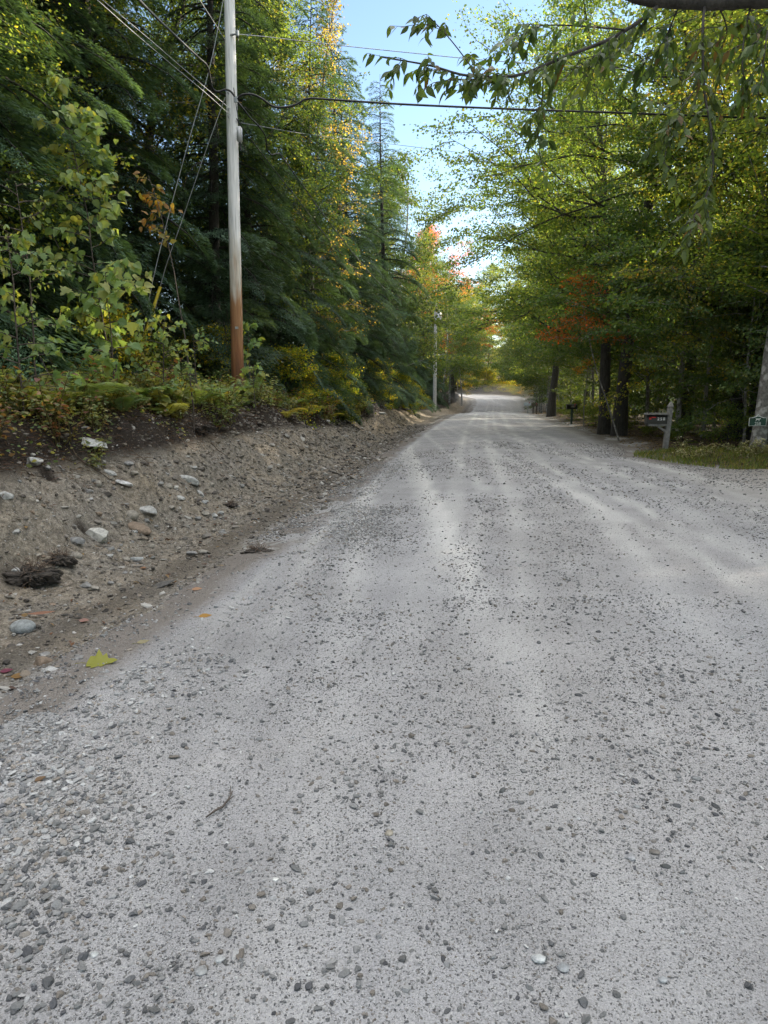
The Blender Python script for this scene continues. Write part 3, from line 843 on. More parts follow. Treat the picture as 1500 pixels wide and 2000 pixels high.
def make_hemlock(name, seed, Ht, r0, Rm, nb, dens, label='', group=None, first=.03, sparse=1.0):
    rg = np.random.default_rng(seed)
    t = thing(name, label, 'tree', group=group)
    wood, bran, crown = MB(), MB(), MB()
    T = path((0, 0, -.3), (0, 0, 1), Ht + .3, 10, rg, .02, .05)
    tt = np.linspace(0, 1, len(T))
    wood.tube(T, r0 * (1 - .96 * tt), 9, None, jit=.03, rg=rg)
    Pl, Al, Nl, Cl, Sl = [], [], [], [], []
    for i in range(nb):
        u = first + (.985 - first) * (i + rg.random()) / nb
        p = np.array([np.interp(u, tt, T[:, k]) for k in range(3)])
        az = i * 2.39996 + rg.normal(0, .4)
        L = Rm * ((1 - u) ** .6 * .95 + .07) * rg.uniform(.6, 1.15)
        el = rg.normal(.12, .1) + .35 * u
        n = 7
        P = [p]; e = el
        for k in range(n):
            e -= .13 + .03 * k * rg.random()
            P.append(P[-1] + L / n * np.array([math.cos(az) * math.cos(e), math.sin(az) * math.cos(e), math.sin(e)]))
        P = np.array(P)
        bran.tube(P, np.linspace(.012 + .012 * L, .004, n + 1), 5, cap=False)
        m = int(dens * (.25 + L * L) * sparse)
        f = rg.random(m) ** .75
        side = rg.choice([-1, 1], m)
        w = (.12 + .46 * L * (1 - f) ** .75 * np.clip(f * 3, .25, 1))
        v = w * rg.random(m) ** .8
        xx = np.linspace(0, 1, n + 1)
        back = np.clip(f - .0, 0, 1)
        c = np.stack([np.interp(back, xx, P[:, k]) for k in range(3)], 1)
        dr = np.array([math.cos(az), math.sin(az), 0]); pr = np.array([-math.sin(az), math.cos(az), 0])
        c = c + dr * (v * .55)[:, None] + pr * (side * v)[:, None]
        c[:, 2] -= .16 * v + .22 * v * v / (w + .2) + rg.normal(0, .035, m)
        ang = side * rg.uniform(.25, 1.0, m)
        A = dr * np.cos(ang)[:, None] + pr * np.sin(ang)[:, None]
        A = A + np.array([0, 0, -1.]) * (.18 + .3 * rg.random((m, 1)))
        N = unit(np.array([0, 0, 1.]) + rg.normal(0, .3, (m, 3)))
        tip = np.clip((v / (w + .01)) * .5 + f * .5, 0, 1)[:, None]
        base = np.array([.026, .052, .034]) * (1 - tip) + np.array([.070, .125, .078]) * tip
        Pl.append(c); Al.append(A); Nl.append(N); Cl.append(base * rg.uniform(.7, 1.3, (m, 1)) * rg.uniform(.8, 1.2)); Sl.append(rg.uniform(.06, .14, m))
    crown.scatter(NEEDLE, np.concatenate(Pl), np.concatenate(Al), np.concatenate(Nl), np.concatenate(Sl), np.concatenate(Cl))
    wood.obj('trunk', M['bark'], t, True); bran.obj('branches', M['bark'], t, True); crown.obj('crown', M['needle'], t)
    return t


GRN = [(.062, .098, .034), (.082, .122, .040), (.11, .14, .042), (.165, .16, .045), (.05, .08, .033)]
GRNP = [.3, .3, .2, .08, .12]
MIX = [(.09, .12, .038), (.13, .145, .04), (.19, .17, .04), (.065, .10, .035), (.24, .17, .04)]
YEL = [(.12, .15, .03), (.19, .19, .03), (.26, .22, .03), (.09, .13, .028), (.30, .20, .03)]
YELP = [.3, .28, .14, .24, .04]

HEM = [make_hemlock('hemlock_tree', 21, 17, .2, 3.2, 150, 230), make_hemlock('hemlock_tree', 22, 15, .18, 2.9, 140, 250), make_hemlock('hemlock_tree', 23, 19, .22, 3.5, 165, 200)]
TAG_MAPLE = make_decid('maple_tree', 31, 17, .22, .22, 4.6, 50, 42000, .095, GRN, GRNP, twigs=7, toward=PI)
MAPLE2 = make_decid('maple_tree', 32, 15, .2, .2, 4.0, 46, 38000, .092, MIX, YELP, twigs=7, toward=PI)
MAPLE3 = make_decid('maple_tree', 33, 19, .24, .26, 5.2, 52, 44000, .10, GRN, GRNP, twigs=7, toward=PI)
BIRCH = make_decid('birch_tree', 34, 15, .12, .15, 2.7, 44, 26000, .07, MIX, [.34, .24, .1, .3, .02], twigs=6, barkm='palebark', clump=.24)
UNDER = [make_decid('young_beech', 35, 6.5, .05, .16, 2.3, 30, 14000, .095, GRN, GRNP, flat=.3, twigs=6, up=.7, clump=.24, barkm='greybark', leafm='shade'),
         make_decid('young_beech', 36, 5.0, .04, .1, 1.9, 26, 10000, .09, GRN, GRNP, flat=.2, twigs=6, up=.6, clump=.22, barkm='greybark', leafm='shade')]
UNDER.append(make_decid('young_beech', 41, 9.5, .08, .2, 3.1, 36, 24000, .10, GRN, GRNP, flat=.3, twigs=7, up=.6, clump=.26, barkm='greybark', leafm='shade', toward=PI))
REDM = make_decid('maple_tree', 91, 5.6, .028, .62, 1.05, 11, 2300, .085, GRN, GRNP, leafm='orange', lean=-.32, up=.4, barkm='greybark')
SLIM = make_decid('slender_tree', 37, 13, .07, .5, 1.8, 20, 7000, .115, GRN, GRNP, twigs=5, barkm='palebark')
SPARSE = make_decid('sparse_tree', 38, 15.5, .12, .2, 2.0, 46, 7000, .085, [(.12, .13, .05), (.16, .12, .07), (.2, .15, .05)], None, twigs=7, up=1.25, barkm='greybark', clump=.2)
BUSH = make_decid('leafy_bush', 39, 2.4, .03, .05, 1.2, 18, 5500, .085, YEL, YELP, twigs=5, clump=.2, up=.8)
SCRUB = make_decid('leafy_bush', 40, 1.5, .02, .03, .8, 16, 3600, .075, GRN, GRNP, twigs=5, clump=.16, up=.8)
used = set()


def plant(proto, x, y, rz=None, sc=1.0, label=None, group=None, mats=None, sink=.05):
    z = float(H(x, y)) - sink
    rz = random.uniform(0, 6.28) if rz is None else rz
    if proto.name not in used and not mats:
        used.add(proto.name)
        proto.location = (x, y, z); proto.rotation_euler = (0, 0, rz)
        proto.scale = (sc, sc, sc)
        proto['label'] = label
        if group: proto['group'] = group
        return proto
    return dup(proto, (x, y, z), rz, sc, label, group, mats)


def lx(y, s): return float(eL(y)) - s
def rx(y, r): return float(eR(y)) + r


# --- evergreen wall on the bank
GH, LH = 'hemlocks massed on the bank', 'dark hemlock in the dense evergreen wall behind the ferns of the bank'
hem = [(4.5, 6.2, 1.0), (7.2, 5.6, 1.0), (9.6, 6.4, 1.05), (11.6, 5.2, .95), (14.0, 6.0, 1.05), (16.6, 5.8, 1.0), (19.6, 5.2, .95), (22.6, 5.0, .9), (25.4, 5.4, .95), (28.6, 4.8, .9), (32, 5.0, .95), (35.5, 4.6, .95)]
for i, (y, s, k) in enumerate(hem):
    plant(HEM[i % 3], lx(y, s + (.8 if y < 18 else -.2)), y, None, k, LH, GH)
for i, (y, s) in enumerate([(6, 9.5), (9, 10), (12.5, 9.5), (16, 10), (20, 9), (24, 9.5), (29, 9), (34, 9), (10, 14), (16, 15), (24, 14), (32, 14)]):
    plant(HEM[(i + 1) % 3], lx(y, s), y, None, 1.1, 'tall dark hemlock rising in the back rank of the evergreen wall', 'back rank of hemlocks')
plant(HEM[1], lx(38.5, 4.6), 38.5, 1.0, 1.15, 'tall hemlock whose ragged dark side stands out against the sky', None)
plant(HEM[2], lx(44, 3.6), 44, 2.0, .97, 'dark hemlock in the gap just before the sunlit green tree', None)
# --- broadleaved trees among them
plant(BIRCH, lx(11.5, 6.3), 11.5, .4, .95, 'yellow green birch in front of the hemlocks near the utility pole', None)
plant(MAPLE3, lx(20.5, 7.6), 20.5, 1.3, .8, 'tall green maple right behind the near utility pole', None)
plant(TAG_MAPLE, lx(25.5, 7.4), 25.5, 3.9, .85, 'leafy green maple between the near pole and the sparse tree', None)
plant(BIRCH, lx(17.5, 7.6), 17.5, 3.2, 1.15, 'slim yellow birch top showing over the hemlocks', None)
plant(SPARSE, lx(28.5, 4.6), 28.5, .3, 1.0, 'thin sparse grey tree with few leaves edging the sky', None)
plant(SPARSE, lx(32, 5.6), 32, 2.3, 1.05, 'second sparse twiggy tree behind the first, tall against the sky', None)
plant(UNDER[2], lx(52, 4.4), 52, 1.1, 1.7, 'round sunlit green tree above the far utility pole', None)
plant(TAG_MAPLE, lx(58, 5.4), 58, 2.1, .95, 'green maple just behind the round sunlit one', None)
plant(TAG_MAPLE, lx(72, 6.5), 72, 4.1, .95, 'green maple beyond the far utility pole, before the orange maple', None)
plant(TAG_MAPLE, 9.0, 94, .6, 1.22, 'orange red maple glowing where the road bends away', None, {'crown': M['orange']})
plant(UNDER[2], lx(86, 2.6), 86, .5, 1.35, 'dense young beech standing before the orange red maple', None)
plant(UNDER[2], lx(80, 3.0), 80, 2.5, 1.3, 'dense young beech left of the orange red maple', None)
plant(UNDER[2], lx(93, 1.6), 93, 4.5, 1.35, 'dense young beech at the foot of the orange red maple', None)
plant(MAPLE2, lx(99, 3.2), 99, 2.0, 1.0, 'yellow maple beside the orange red one', None, {'crown': M['yellow']})
GF, LF = 'trees closing the far end of the road', 'tree in the far mass of foliage where the road disappears'
for i, (x, y, k) in enumerate([(9, 104, 1.0), (7, 114, 1.05), (3, 124, 1.1), (-2, 110, 1.0), (26, 146, 1.1), (16, 152, 1.1), (34, 170, 1.2), (8, 160, 1.2), (22, 168, 1.3), (0, 150, 1.1), (54, 160, 1.2), (66, 150, 1.2), (14, 142, .9), (20, 140, .9), (24, 158, 1), (12, 182, 1.4), (36, 180, 1.4), (-12, 132, 1.1), (-20, 150, 1.2), (2, 92, .9), (-4, 82, .95), (-6, 66, .95), (-8, 54, 1.0)]):
    plant([TAG_MAPLE, MAPLE2, MAPLE3][i % 3], x, y, None, k, LF, GF)
for i, (y, s) in enumerate([(48, 4.2), (56, 3.6), (63, 4.4), (69, 3.8), (77, 3.6), (66, 8), (88, 7)]):
    plant(HEM[i % 3], lx(y, s), y, None, .62 if i < 5 else .9, 'small hemlock along the bank near the far utility pole', 'small hemlocks near the far pole')

# --- forest beside the mailboxes
GR, LR = 'maples crowding the mailbox side of the road', 'tall leafy maple in the backlit wood beyond the mailboxes'
right = [(22.5, 4.4), (25, 8), (30.5, 4.5), (34, 7), (39, 3.6), (44, 6), (53, 3.5), (58, 7), (66, 4), (74, 5), (83, 4), (92, 4.5), (101, 4.5), (20, 9), (29, 13), (38, 12), (50, 12), (62, 13), (76, 12), (90, 12), (24, 16), (33, 20), (46, 20), (60, 22)]
for i, (y, r) in enumerate(right):
    plant([TAG_MAPLE, MAPLE2, MAPLE3, MAPLE2][i % 4], rx(y, r), y, random.uniform(-.5, .5), random.uniform(.95, 1.1) if r < 6 else random.uniform(.6, .72), LR, GR)
for i, (x, y) in enumerate([(20, 69), (24, 78), (27, 87), (30, 95), (27, 103), (34, 104), (31, 112), (40, 112), (38, 96), (36, 84), (30, 72), (46, 104), (52, 120), (48, 128), (60, 128), (70, 140)]):
    plant([TAG_MAPLE, MAPLE3][i % 2], x, y, None, 1.15, 'tall maple deep in the wood behind the far mailboxes', 'maples behind the far mailboxes')
plant(MAPLE3, 8.75, 26.6, .2, 1.0, 'large dark trunked maple, nearer of the pair past the white post mailbox', None)
plant(TAG_MAPLE, 8.6, 27.9, -.6, 1.0, 'large dark trunked maple, farther of the pair past the white post mailbox', None)
plant(MAPLE3, 11.3, 48.5, .9, 1.05, 'stout mossy trunked maple standing alone by the far mailboxes', None)
plant(MAPLE2, 11.2, 22.8, .3, 1.05, 'maple with a tall dark trunk rising behind the green house number sign', None)
# trees added beyond the picture edge to shade the road and block low light
for i, (x, y) in enumerate([(12, 7.5), (14, 14), (16.5, 17.5), (12.5, 14.6), (15.5, 11), (13.6, 10), (18.5, 13), (22, 17.5), (-9, -9), (-7, -16), (12, -7), (15, -14), (-12, -22), (9, -24), (0, -34), (-5, -28), (5, -30), (18, 9), (20, 17), (24, 12), (26, 22), (31, 16), (16, 2), (23, 4), (32, 28), (40, 22), (38, 34), (30, 8), (44, 44), (50, 34)]):
    plant([TAG_MAPLE, MAPLE3][i % 2], x, y, None, 1.1, 'maple added beyond the picture edge to shade the road', 'maples added to shade the road')
for i, (y, r) in enumerate([(21, 9), (23.5, 7.5), (26, 10.5), (29, 8.5), (32, 10), (35, 12), (38, 8), (41, 11), (45, 9), (49, 12), (54, 9), (59, 12), (65, 9), (72, 11), (19, 13), (23, 14), (28, 15), (18, 8.5)]):  # dark hemlocks added as a black background behind the trunks
    plant(HEM[i % 3], rx(y, r), y, None, random.uniform(.5, .64), 'dark hemlock added to deepen the shade between the trunks beyond the mailboxes', 'hemlocks added to darken the wood')
for i, (y, r) in enumerate([(63, 1.4), (70, 1.2), (77, 1.3), (84, 1.2), (91, 1.3), (98, 1.4), (106, 1.6), (112, 2.0)]):
    plant(UNDER[2], rx(y, r), y, random.uniform(-.6, .6), random.uniform(1.0, 1.25), 'young beech arching over the far dip of the road', 'young beeches over the far dip')
for k in (-6, -3.5, -1, 1.5, 4, 6.5, 9, 12):  # hemlock row added out of view, across the sun's path to the road
    plant(HEM[int(k) % 3], 29 + .53 * k, 25 - .85 * k, None, 1.05, 'tall hemlock added beyond the picture edge to keep sun patches off the road', 'hemlocks added to block the sun')
GS, LS = 'slender pale trunks in the wood', 'slender pale trunk among the dark trees beyond the mailboxes'
for (px, py, k) in [(1092, 803, 1.1), (1108, 800, 1.3), (1130, 800, 1.0), (1148, 800, 1.0), (1160, 803, 1.0), (1175, 805, .9), (1240, 820, .9), (1280, 830, .9), (1320, 832, .9), (1345, 840, .9), (1440, 845, .8), (1395, 838, .9), (1100, 806, 1.0)]:
    d = math.tan(PITCH - math.atan((1000 - py) / F)); y = CAM_H / d
    x = (px - 750) / F * (y * CP + CAM_H * SP)
    plant(SLIM, x, y, None, k, LS, GS)
plant(SLIM, 10.45, 23.4, 1.0, .85, 'thin whitish trunk between the mailbox and the sign tree', None)
GU, LU = 'young beeches under the maples', 'young beech spreading layered leaves under the tall maples'
for i, (y, r) in enumerate([(20.5, 3.4), (23.5, 2.2), (25.5, 4.5), (29.5, 2.6), (32, 4.2), (35, 2.0), (37.5, 5), (42, 2.4), (46, 3.5), (51, 2.2), (56, 3.0), (61, 2.0), (68, 2.2), (78, 2.4), (88, 2.6), (94, 2.5), (104, 2), (21.5, 6.5), (27, 7), (31, 8), (19.5, 5.6), (24, 11), (36, 9), (44, 9), (98, 3)]):
    plant(UNDER[[0, 2, 1, 2][i % 4]], rx(y, r), y, random.uniform(-.6, .6), random.uniform(.85, 1.15), LU, GU)
plant(REDM, 7.9, 23.6, 0.0, 1.0, 'slender red leaved maple leaning out over the road edge', None)
plant(SLIM, 9.5, 34, 2.0, .44, 'red leaved young maple standing upright deeper in the wood', None, {'crown': M['orange']})
for x, y, k, lab in [(26, 128, 1.5, 'sunlit yellow bush at the far bend, the one nearest the road'), (29.5, 131, 1.7, 'sunlit yellow bush at the far bend behind the first'), (24, 134, 1.4, 'low sunlit bush behind the lit road at the far bend')]:
    plant(BUSH, x, y, None, k, lab, 'sunlit bushes at the far bend', {'crown': M['yellow']})
for x, y in [(23, 133), (20.5, 136.5), (25, 137), (18.5, 140), (22, 141), (27.5, 134.5), (16, 143), (24, 128.5)]:
    plant(BUSH, x, y, None, random.uniform(1.2, 1.8), 'bush on the rise behind the far bend of the road', 'bushes on the far rise')
for i in range(44):
    plant([UNDER[2], UNDER[0], UNDER[2], BUSH][i % 4], random.uniform(-6, 17) if i % 4 < 3 else random.uniform(18, 50), random.uniform(137, 154), None, random.uniform(1.2, 2.0), 'brush filling the gaps under the farthest trees', 'brush under the farthest trees')
# brush along the far bank and the wood edge
for i, (y, s) in enumerate([(21, 3.4), (22.6, 3.0), (24, 3.6), (25.5, 2.9), (27, 3.4), (28.4, 3.0), (30, 3.6), (33, 3.4), (38, 3.3), (41, 3.4), (45, 2.8), (49, 2.6), (53, 2.6), (60, 2.6), (18.2, 4.6), (15.2, 4.7), (12.6, 4.3)]):
    plant([BUSH, SCRUB][i % 2], lx(y, s), y, None, random.uniform(.6, 1.0), 'leafy bush along the edge of the bank below the hemlocks', 'bushes edging the bank')
for i, (y, r) in enumerate([(19.4, 2.6), (21, 1.7), (24.8, 1.6), (29, 1.5), (31, 1.8), (33.5, 1.2), (37, 1.4), (41, 1.3), (46.5, 1.4), (52, 1.2), (18.6, 4.2)]):
    plant(SCRUB, rx(y, r), y, None, random.uniform(.45, .75), 'low leafy bush at the foot of the wood by the mailboxes', 'low bushes by the mailboxes')
for p in HEM + UNDER + [TAG_MAPLE, MAPLE2, MAPLE3, BIRCH, SLIM, SPARSE, BUSH, SCRUB]:
    if p.name not in used:
        for ch in list(p.children): bpy.data.objects.remove(ch)
        bpy.data.objects.remove(p)

# ------------------------------------------------------------------ ferns, weeds and saplings on the bank
def make_fern(name, seed, nf, L, pal, droopy=1.0, spread=1.0):
    rg = np.random.default_rng(seed)
    mb, st = MB(), MB()
    for i in range(nf):
        az = i / nf * 2 * PI + rg.normal(0, .3)
        l = L * rg.uniform(.75, 1.15)
        t = np.linspace(0, 1, 12)
        out = l * (.25 * t + .6 * t ** 1.4) * spread; z = l * (1.0 * t - .5 * droopy * t ** 2.4)
        P = np.stack([out * math.cos(az), out * math.sin(az), z], 1)
        st.tube(P, np.linspace(.005, .002, 12), 4, (.10, .09, .03), cap=False)
        m = 34
        f = np.linspace(.14, .99, m)
        c = np.stack([np.interp(f, t, P[:, k]) for k in range(3)], 1)
        dr = unit(np.gradient(c, axis=0))
        sd = np.array([-math.sin(az), math.cos(az), 0])
        nrm = unit(np.cross(sd[None], dr)) * -1
        nrm[nrm[:, 2] < 0] *= -1
        cc = cols(1, pal, None, .15, rg)[0]
        for s in (-1, 1):
            ln = l * .30 * np.sin(PI * np.clip((1 - f) ** .75 * .92 + .06, 0, 1)) ** .8
            A = dr * .35 + sd * s + rg.normal(0, .06, (m, 3)) + np.array([0, 0, -.12])
            mb.scatter((np.array([(0, 0, 0), (.055, .25, .02), (.0, 1, -.1), (-.055, .25, .02)]), np.array([[0, 1, 2, 3]])), c, A, nrm, ln + .01, cc * rg.uniform(.85, 1.15, (m, 1)))
    t = thing(name, '', 'fern')
    mb.obj('frond_leaves', M['fern'], t); st.obj('stalks', M['fern'], t)
    return t


def make_weed(name, seed, ns, Hh, size, pal, tmpl=OVAL, cat='plant', matn='fern', leafn=20):
    rg = np.random.default_rng(seed)
    mb, st = MB(), MB()
    for i in range(ns):
        az = rg.uniform(0, 6.28)
        P = path((rg.normal(0, .05), rg.normal(0, .05), -.03), (math.cos(az) * .45, math.sin(az) * .45, 1), Hh * rg.uniform(.6, 1.1), 5, rg, .12)
        st.tube(P, np.linspace(.006, .002, 6), 4, (.09, .075, .035), cap=False)
        m = leafn
        f = rg.uniform(.15, 1, m)
        c = np.stack([np.interp(f, np.linspace(0, 1, 6), P[:, k]) for k in range(3)], 1)
        aa = np.arange(m) * 2.4 + rg.normal(0, .4, m)
        A = np.stack([np.cos(aa), np.sin(aa), rg.uniform(-.35, .35, m)], 1)
        N = unit(np.array([0, 0, 1.]) + rg.normal(0, .35, (m, 3)))
        mb.scatter(tmpl, c + A * .02, A, N, size * rg.uniform(.6, 1.2, m), cols(m, pal, None, .2, rg))
    t = thing(name, '', cat)
    st.obj('stems', M['fern'], t); mb.obj('leaves', M[matn], t)
    return t


FG, FY, FR = [(.12, .18, .07), (.15, .21, .08)], [(.27, .27, .07), (.34, .31, .07), (.20, .24, .065)], [(.28, .15, .08), (.34, .22, .11)]
ferns = [make_fern('fern', 51, 8, .75, FG), make_fern('fern', 52, 7, .85, FG, 1.1), make_fern('fern', 53, 7, .7, FY), make_fern('fern', 54, 6, .8, FY, 1.25), make_fern('fern', 55, 6, .65, FR, 1.1)]
weeds = [make_weed('leafy_weed', 61, 7, .5, .062, [(.12, .17, .075), (.16, .2, .09), (.2, .21, .09)]), make_weed('leafy_weed', 62, 8, .4, .048, [(.18, .20, .12), (.13, .165, .09), (.26, .25, .14)]),
         make_weed('leafy_weed', 63, 6, .6, .055, [(.14, .07, .05), (.18, .12, .06), (.10, .11, .05)]), make_weed('leafy_weed', 64, 6, .45, .075, [(.17, .17, .045), (.12, .15, .045)], HEART)]
FL = ['green fern in the undergrowth along the top of the bank', 'tall green fern in the undergrowth along the top of the bank', 'yellow green fern in the undergrowth along the top of the bank', 'drooping yellow fern in the undergrowth along the top of the bank', 'rusty brown fern in the undergrowth along the top of the bank']
FGN = ['green ferns on the bank', 'tall green ferns on the bank', 'yellow green ferns on the bank', 'drooping yellow ferns on the bank', 'rusty ferns on the bank']
WL = ['leafy green weed crowding the top of the bank', 'pale leaved weed crowding the top of the bank', 'reddish stemmed weed crowding the top of the bank', 'yellow heart leaved weed crowding the top of the bank']
WG = ['green weeds on the bank', 'pale weeds on the bank', 'reddish weeds on the bank', 'yellow weeds on the bank']
for i in range(140):
    y = 4.6 + 24 * random.random() ** 1.2
    s = random.uniform(2.95, 4.6)
    k = random.choices(range(5), [.3, .2, .22, .16, .12])[0]
    plant(ferns[k], lx(y, s), y, None, random.uniform(.5, 1.0), FL[k], FGN[k], sink=.02)
for i in range(270):
    y = 4.4 + 26 * random.random() ** 1.2
    s = random.uniform(2.55, 4.6)
    k = random.choices(range(4), [.34, .3, .2, .16])[0]
    plant(weeds[k], lx(y, s), y, None, random.uniform(.9, 1.7), WL[k], WG[k], sink=.02)
for px, py, k, sc, lab in [(325, 815, 3, .6, 'bright yellow fern hanging over the lip of the dirt bank'), (560, 820, 3, .75, 'yellow fern sprawling down the bank past the utility pole, nearer one'), (610, 812, 2, .85, 'broad yellow green fern spilling down the bank past the utility pole'),
                           (640, 822, 3, .7, 'yellow fern lowest on the slope past the utility pole'), (575, 790, 2, .8, 'upright yellow green fern just past the utility pole base'), (275, 730, 4, .75, 'tall rusty brown fern below the yellow guy guard'), (425, 745, 3, .6, 'orange tipped fern at the foot of the utility pole')]:
    p = hit(px, py)
    plant(ferns[k], p[0], p[1], None, sc, lab, None, sink=.02)

# ground cover and litter nobody could count
def cover(name, n, fpos, size, pal, label, tmpl=OVAL, m='fern', up=.05, tilt=.5):
    mb = MB()
    x, y = fpos(n)
    P = np.stack([x, y, H(x, y) + np.abs(rng.normal(0, up, n)) + .01], 1)
    az = rng.uniform(0, 6.28, n)
    A = np.stack([np.cos(az), np.sin(az), rng.normal(0, .2, n)], 1)
    N = unit(np.array([0, 0, 1.]) + rng.normal(0, tilt, (n, 3)))
    mb.scatter(tmpl, P, A, N, size * rng.uniform(.5, 1.3, n), cols(n, pal))
    return tag(mb.obj(name, M[m]), label, kind='stuff')


def bank_top(n):
    y = 3.5 + 34 * rng.random(n) ** 1.3
    s = 2.35 + 3.6 * rng.random(n) ** .8
    keep = vn(y * 1.2, s * 1.5, 70) + .5 > .9 - np.clip((s - 2.35) / .8, 0, 1)
    y, s = y[keep], s[keep]
    y = np.resize(y, n); s = np.resize(s, n)
    return eL(y) - s, y


def right_floor(n):
    y = 14 + 60 * rng.random(n) ** 1.5
    r = .2 + 12 * rng.random(n) ** 1.3
    return eR(y) + r, y


cover('undergrowth', 34000, bank_top, .05, [(.12, .17, .075), (.16, .19, .085), (.22, .21, .09), (.17, .10, .06), (.09, .13, .06), (.26, .24, .12)], 'low mixed leaves covering the top of the bank', up=.2, tilt=.8)
cover('leaf_litter', 12000, right_floor, .075, [(.09, .055, .03), (.14, .085, .04), (.06, .04, .025), (.18, .13, .05)], 'dead leaves over the woodland floor', m='dead', up=.012, tilt=.25)
cover('ditch_litter', 380, lambda n: ((lambda y: (eL(y) - rng.uniform(.15, 2.2, n), y))(2.2 + 22 * rng.random(n) ** 1.4)), .05, [(.12, .07, .04), (.2, .12, .06), (.09, .06, .045), (.24, .17, .06)], 'dry leaves strewn along the ditch', m='dead', up=.008, tilt=.35)
cover('root_fringe', 9000, lambda n: ((lambda y: (eL(y) - rng.normal(2.75, .22, n), y))(3.6 + 18 * rng.random(n))), .13, [(.05, .03, .022), (.08, .045, .03), (.035, .025, .02), (.10, .06, .035)], 'fine dark roots and needles fringing the lip of the bank', tmpl=(np.array([(0, 0, 0), (.03, .4, .05), (0, 1, -.15), (-.03, .4, .05)]), np.array([[0, 1, 2, 3]])), m='dead', up=.03, tilt=.8)


# saplings with big pale leaves
def make_sapling(name, label, loc, Hh, branches, leaves, size, pal, tmpl, seed, spread=.8, base=.15, lean=(0, 0), cat='sapling', droop=.5, matn='pale'):
    rg = np.random.default_rng(seed)
    t = thing(name, label, cat, loc)
    st, mb, br = MB(), MB(), MB()
    T = path((0, 0, -.1), (lean[0], lean[1], 1), Hh, 8, rg, .06, .02)
    st.tube(T, np.linspace(.014, .004, 9), 6)
    for i in range(branches):
        u = base + (1 - base) * (i + rg.random()) / branches
        p = np.array([np.interp(u, np.linspace(0, 1, 9), T[:, k]) for k in range(3)])
        az = rg.uniform(0, 6.28)
        B = path(p, (math.cos(az), math.sin(az), .35), spread * (1.1 - .6 * u) * rg.uniform(.6, 1.2), 5, rg, .12, -.04)
        br.tube(B, np.linspace(.008, .002, 6), 4, cap=False)
        f = rg.uniform(.25, 1.05, leaves)
        c = np.stack([np.interp(f, np.linspace(0, 1, 6), B[:, k]) for k in range(3)], 1)
        A = unit(B[-1] - B[0])[None] * .5 + rg.normal(0, .5, (leaves, 3)) + np.array([0, 0, -droop])
        N = unit(np.array([-.1, -.75, .75]) + rg.normal(0, .35, (leaves, 3)))
        mb.scatter(tmpl, c + rg.normal(0, .04, (leaves, 3)), A, N, size * rg.uniform(.65, 1.2, leaves), cols(leaves, pal, None, .15, rg))
    st.obj('stem', M['twig'], t, True); br.obj('branches', M['twig'], t, True); mb.obj('leaves', M[matn], t)
    return t


PALEL = [(.16, .24, .105), (.19, .27, .12), (.13, .21, .09), (.23, .26, .09)]


def sap(px, py, Y, top_py, *a, **k):
    b = at(px, py, Y); b[2] = float(H(b[0], Y)) - .03
    top = at(px, top_py, Y)
    return b, top[2] - b[2]


for nm, lab, px, Y, top, br, lv, sz, tm, sd, sp, bs in [
    ('hobblebush', 'big leaved pale green sapling standing left of the yellow guy guard', 222, 10.2, 515, 20, 10, .16, MAPLE, 71, .75, .25),
    ('basswood_sapling', 'tall pale green sapling with heart shaped leaves hanging before the dark hemlocks', 232, 10.8, 150, 36, 16, .115, HEART, 72, .8, .3),
    ('maple_sapling', 'pale leaved maple sapling at the picture edge above the ferns', 45, 8.2, 430, 20, 14, .095, MAPLE, 73, .7, .2),
    ('maple_sapling', 'small maple sapling with yellow edged leaves just behind the guy guard', 320, 11.5, 600, 14, 12, .09, MAPLE, 74, .6, .25),
    ('birch_sapling', 'thin twiggy birch sapling leaning in at the picture edge', 75, 8.6, 330, 18, 12, .055, OVAL, 75, .8, .4),
    ('maple_sapling', 'little maple sapling with leaves peeking out behind the utility pole', 487, 16.6, 610, 8, 8, .15, MAPLE, 76, .5, .3),
    ('oak_sapling', 'orange leaved sapling beside the two guy wires', 375, 11.8, 290, 10, 9, .12, OVAL, 77, .5, .72),
    ('maple_sapling', 'low broad leaved sapling at the foot of the utility pole', 500, 15.2, 700, 10, 9, .12, MAPLE, 78, .55, .1),
    ('cherry_sapling', 'oval leaved sapling between the guy guard and the utility pole', 385, 12.8, 640, 12, 9, .09, OVAL, 79, .6, .2)]:
    b, h = sap(px, 760, Y, top)
    pal = PALEL if nm != 'oak_sapling' else [(.24, .17, .05), (.20, .18, .06), (.26, .15, .05)]
    make_sapling(nm, lab, tuple(b), max(h, .5), br, lv, sz, pal, tm, sd, sp, bs)

# pale plants and grass by the sign tree
asters = [make_weed('aster_plant', 81, 8, .42, .055, [(.22, .22, .14), (.12, .15, .06), (.34, .33, .25), (.16, .18, .08)], OVAL, leafn=14), make_weed('aster_plant', 82, 6, .3, .05, [(.20, .21, .11), (.12, .15, .05), (.3, .28, .2)], OVAL, leafn=12)]
for i in range(34):
    px, py = random.uniform(1310, 1500), 0
    y = random.uniform(16.6, 18.6)
    x = (px - 750) / F * (y * CP + CAM_H * SP)
    plant(asters[i % 2], x, y, None, random.uniform(.6, 1.2), ['pale whitish leaved plant in the bed before the sign tree', 'short pale plant in the bed before the sign tree'][i % 2], ['pale plants by the sign tree', 'short pale plants by the sign tree'][i % 2], sink=.01)
mb = MB()
n = 9000
y = 13.9 + 5.0 * rng.random(n) ** 1.2
x = eR(y) + .05 + rng.random(n) ** 1.1 * 4.5
k = (x > 5.9) & (vn(x * 1.1, y * 1.1, 90) > -.32)
x, y = x[k], y[k]; n = len(x)
az = rng.uniform(0, 6.28, n)
A = np.stack([np.cos(az) * .5, np.sin(az) * .5, np.ones(n)], 1)
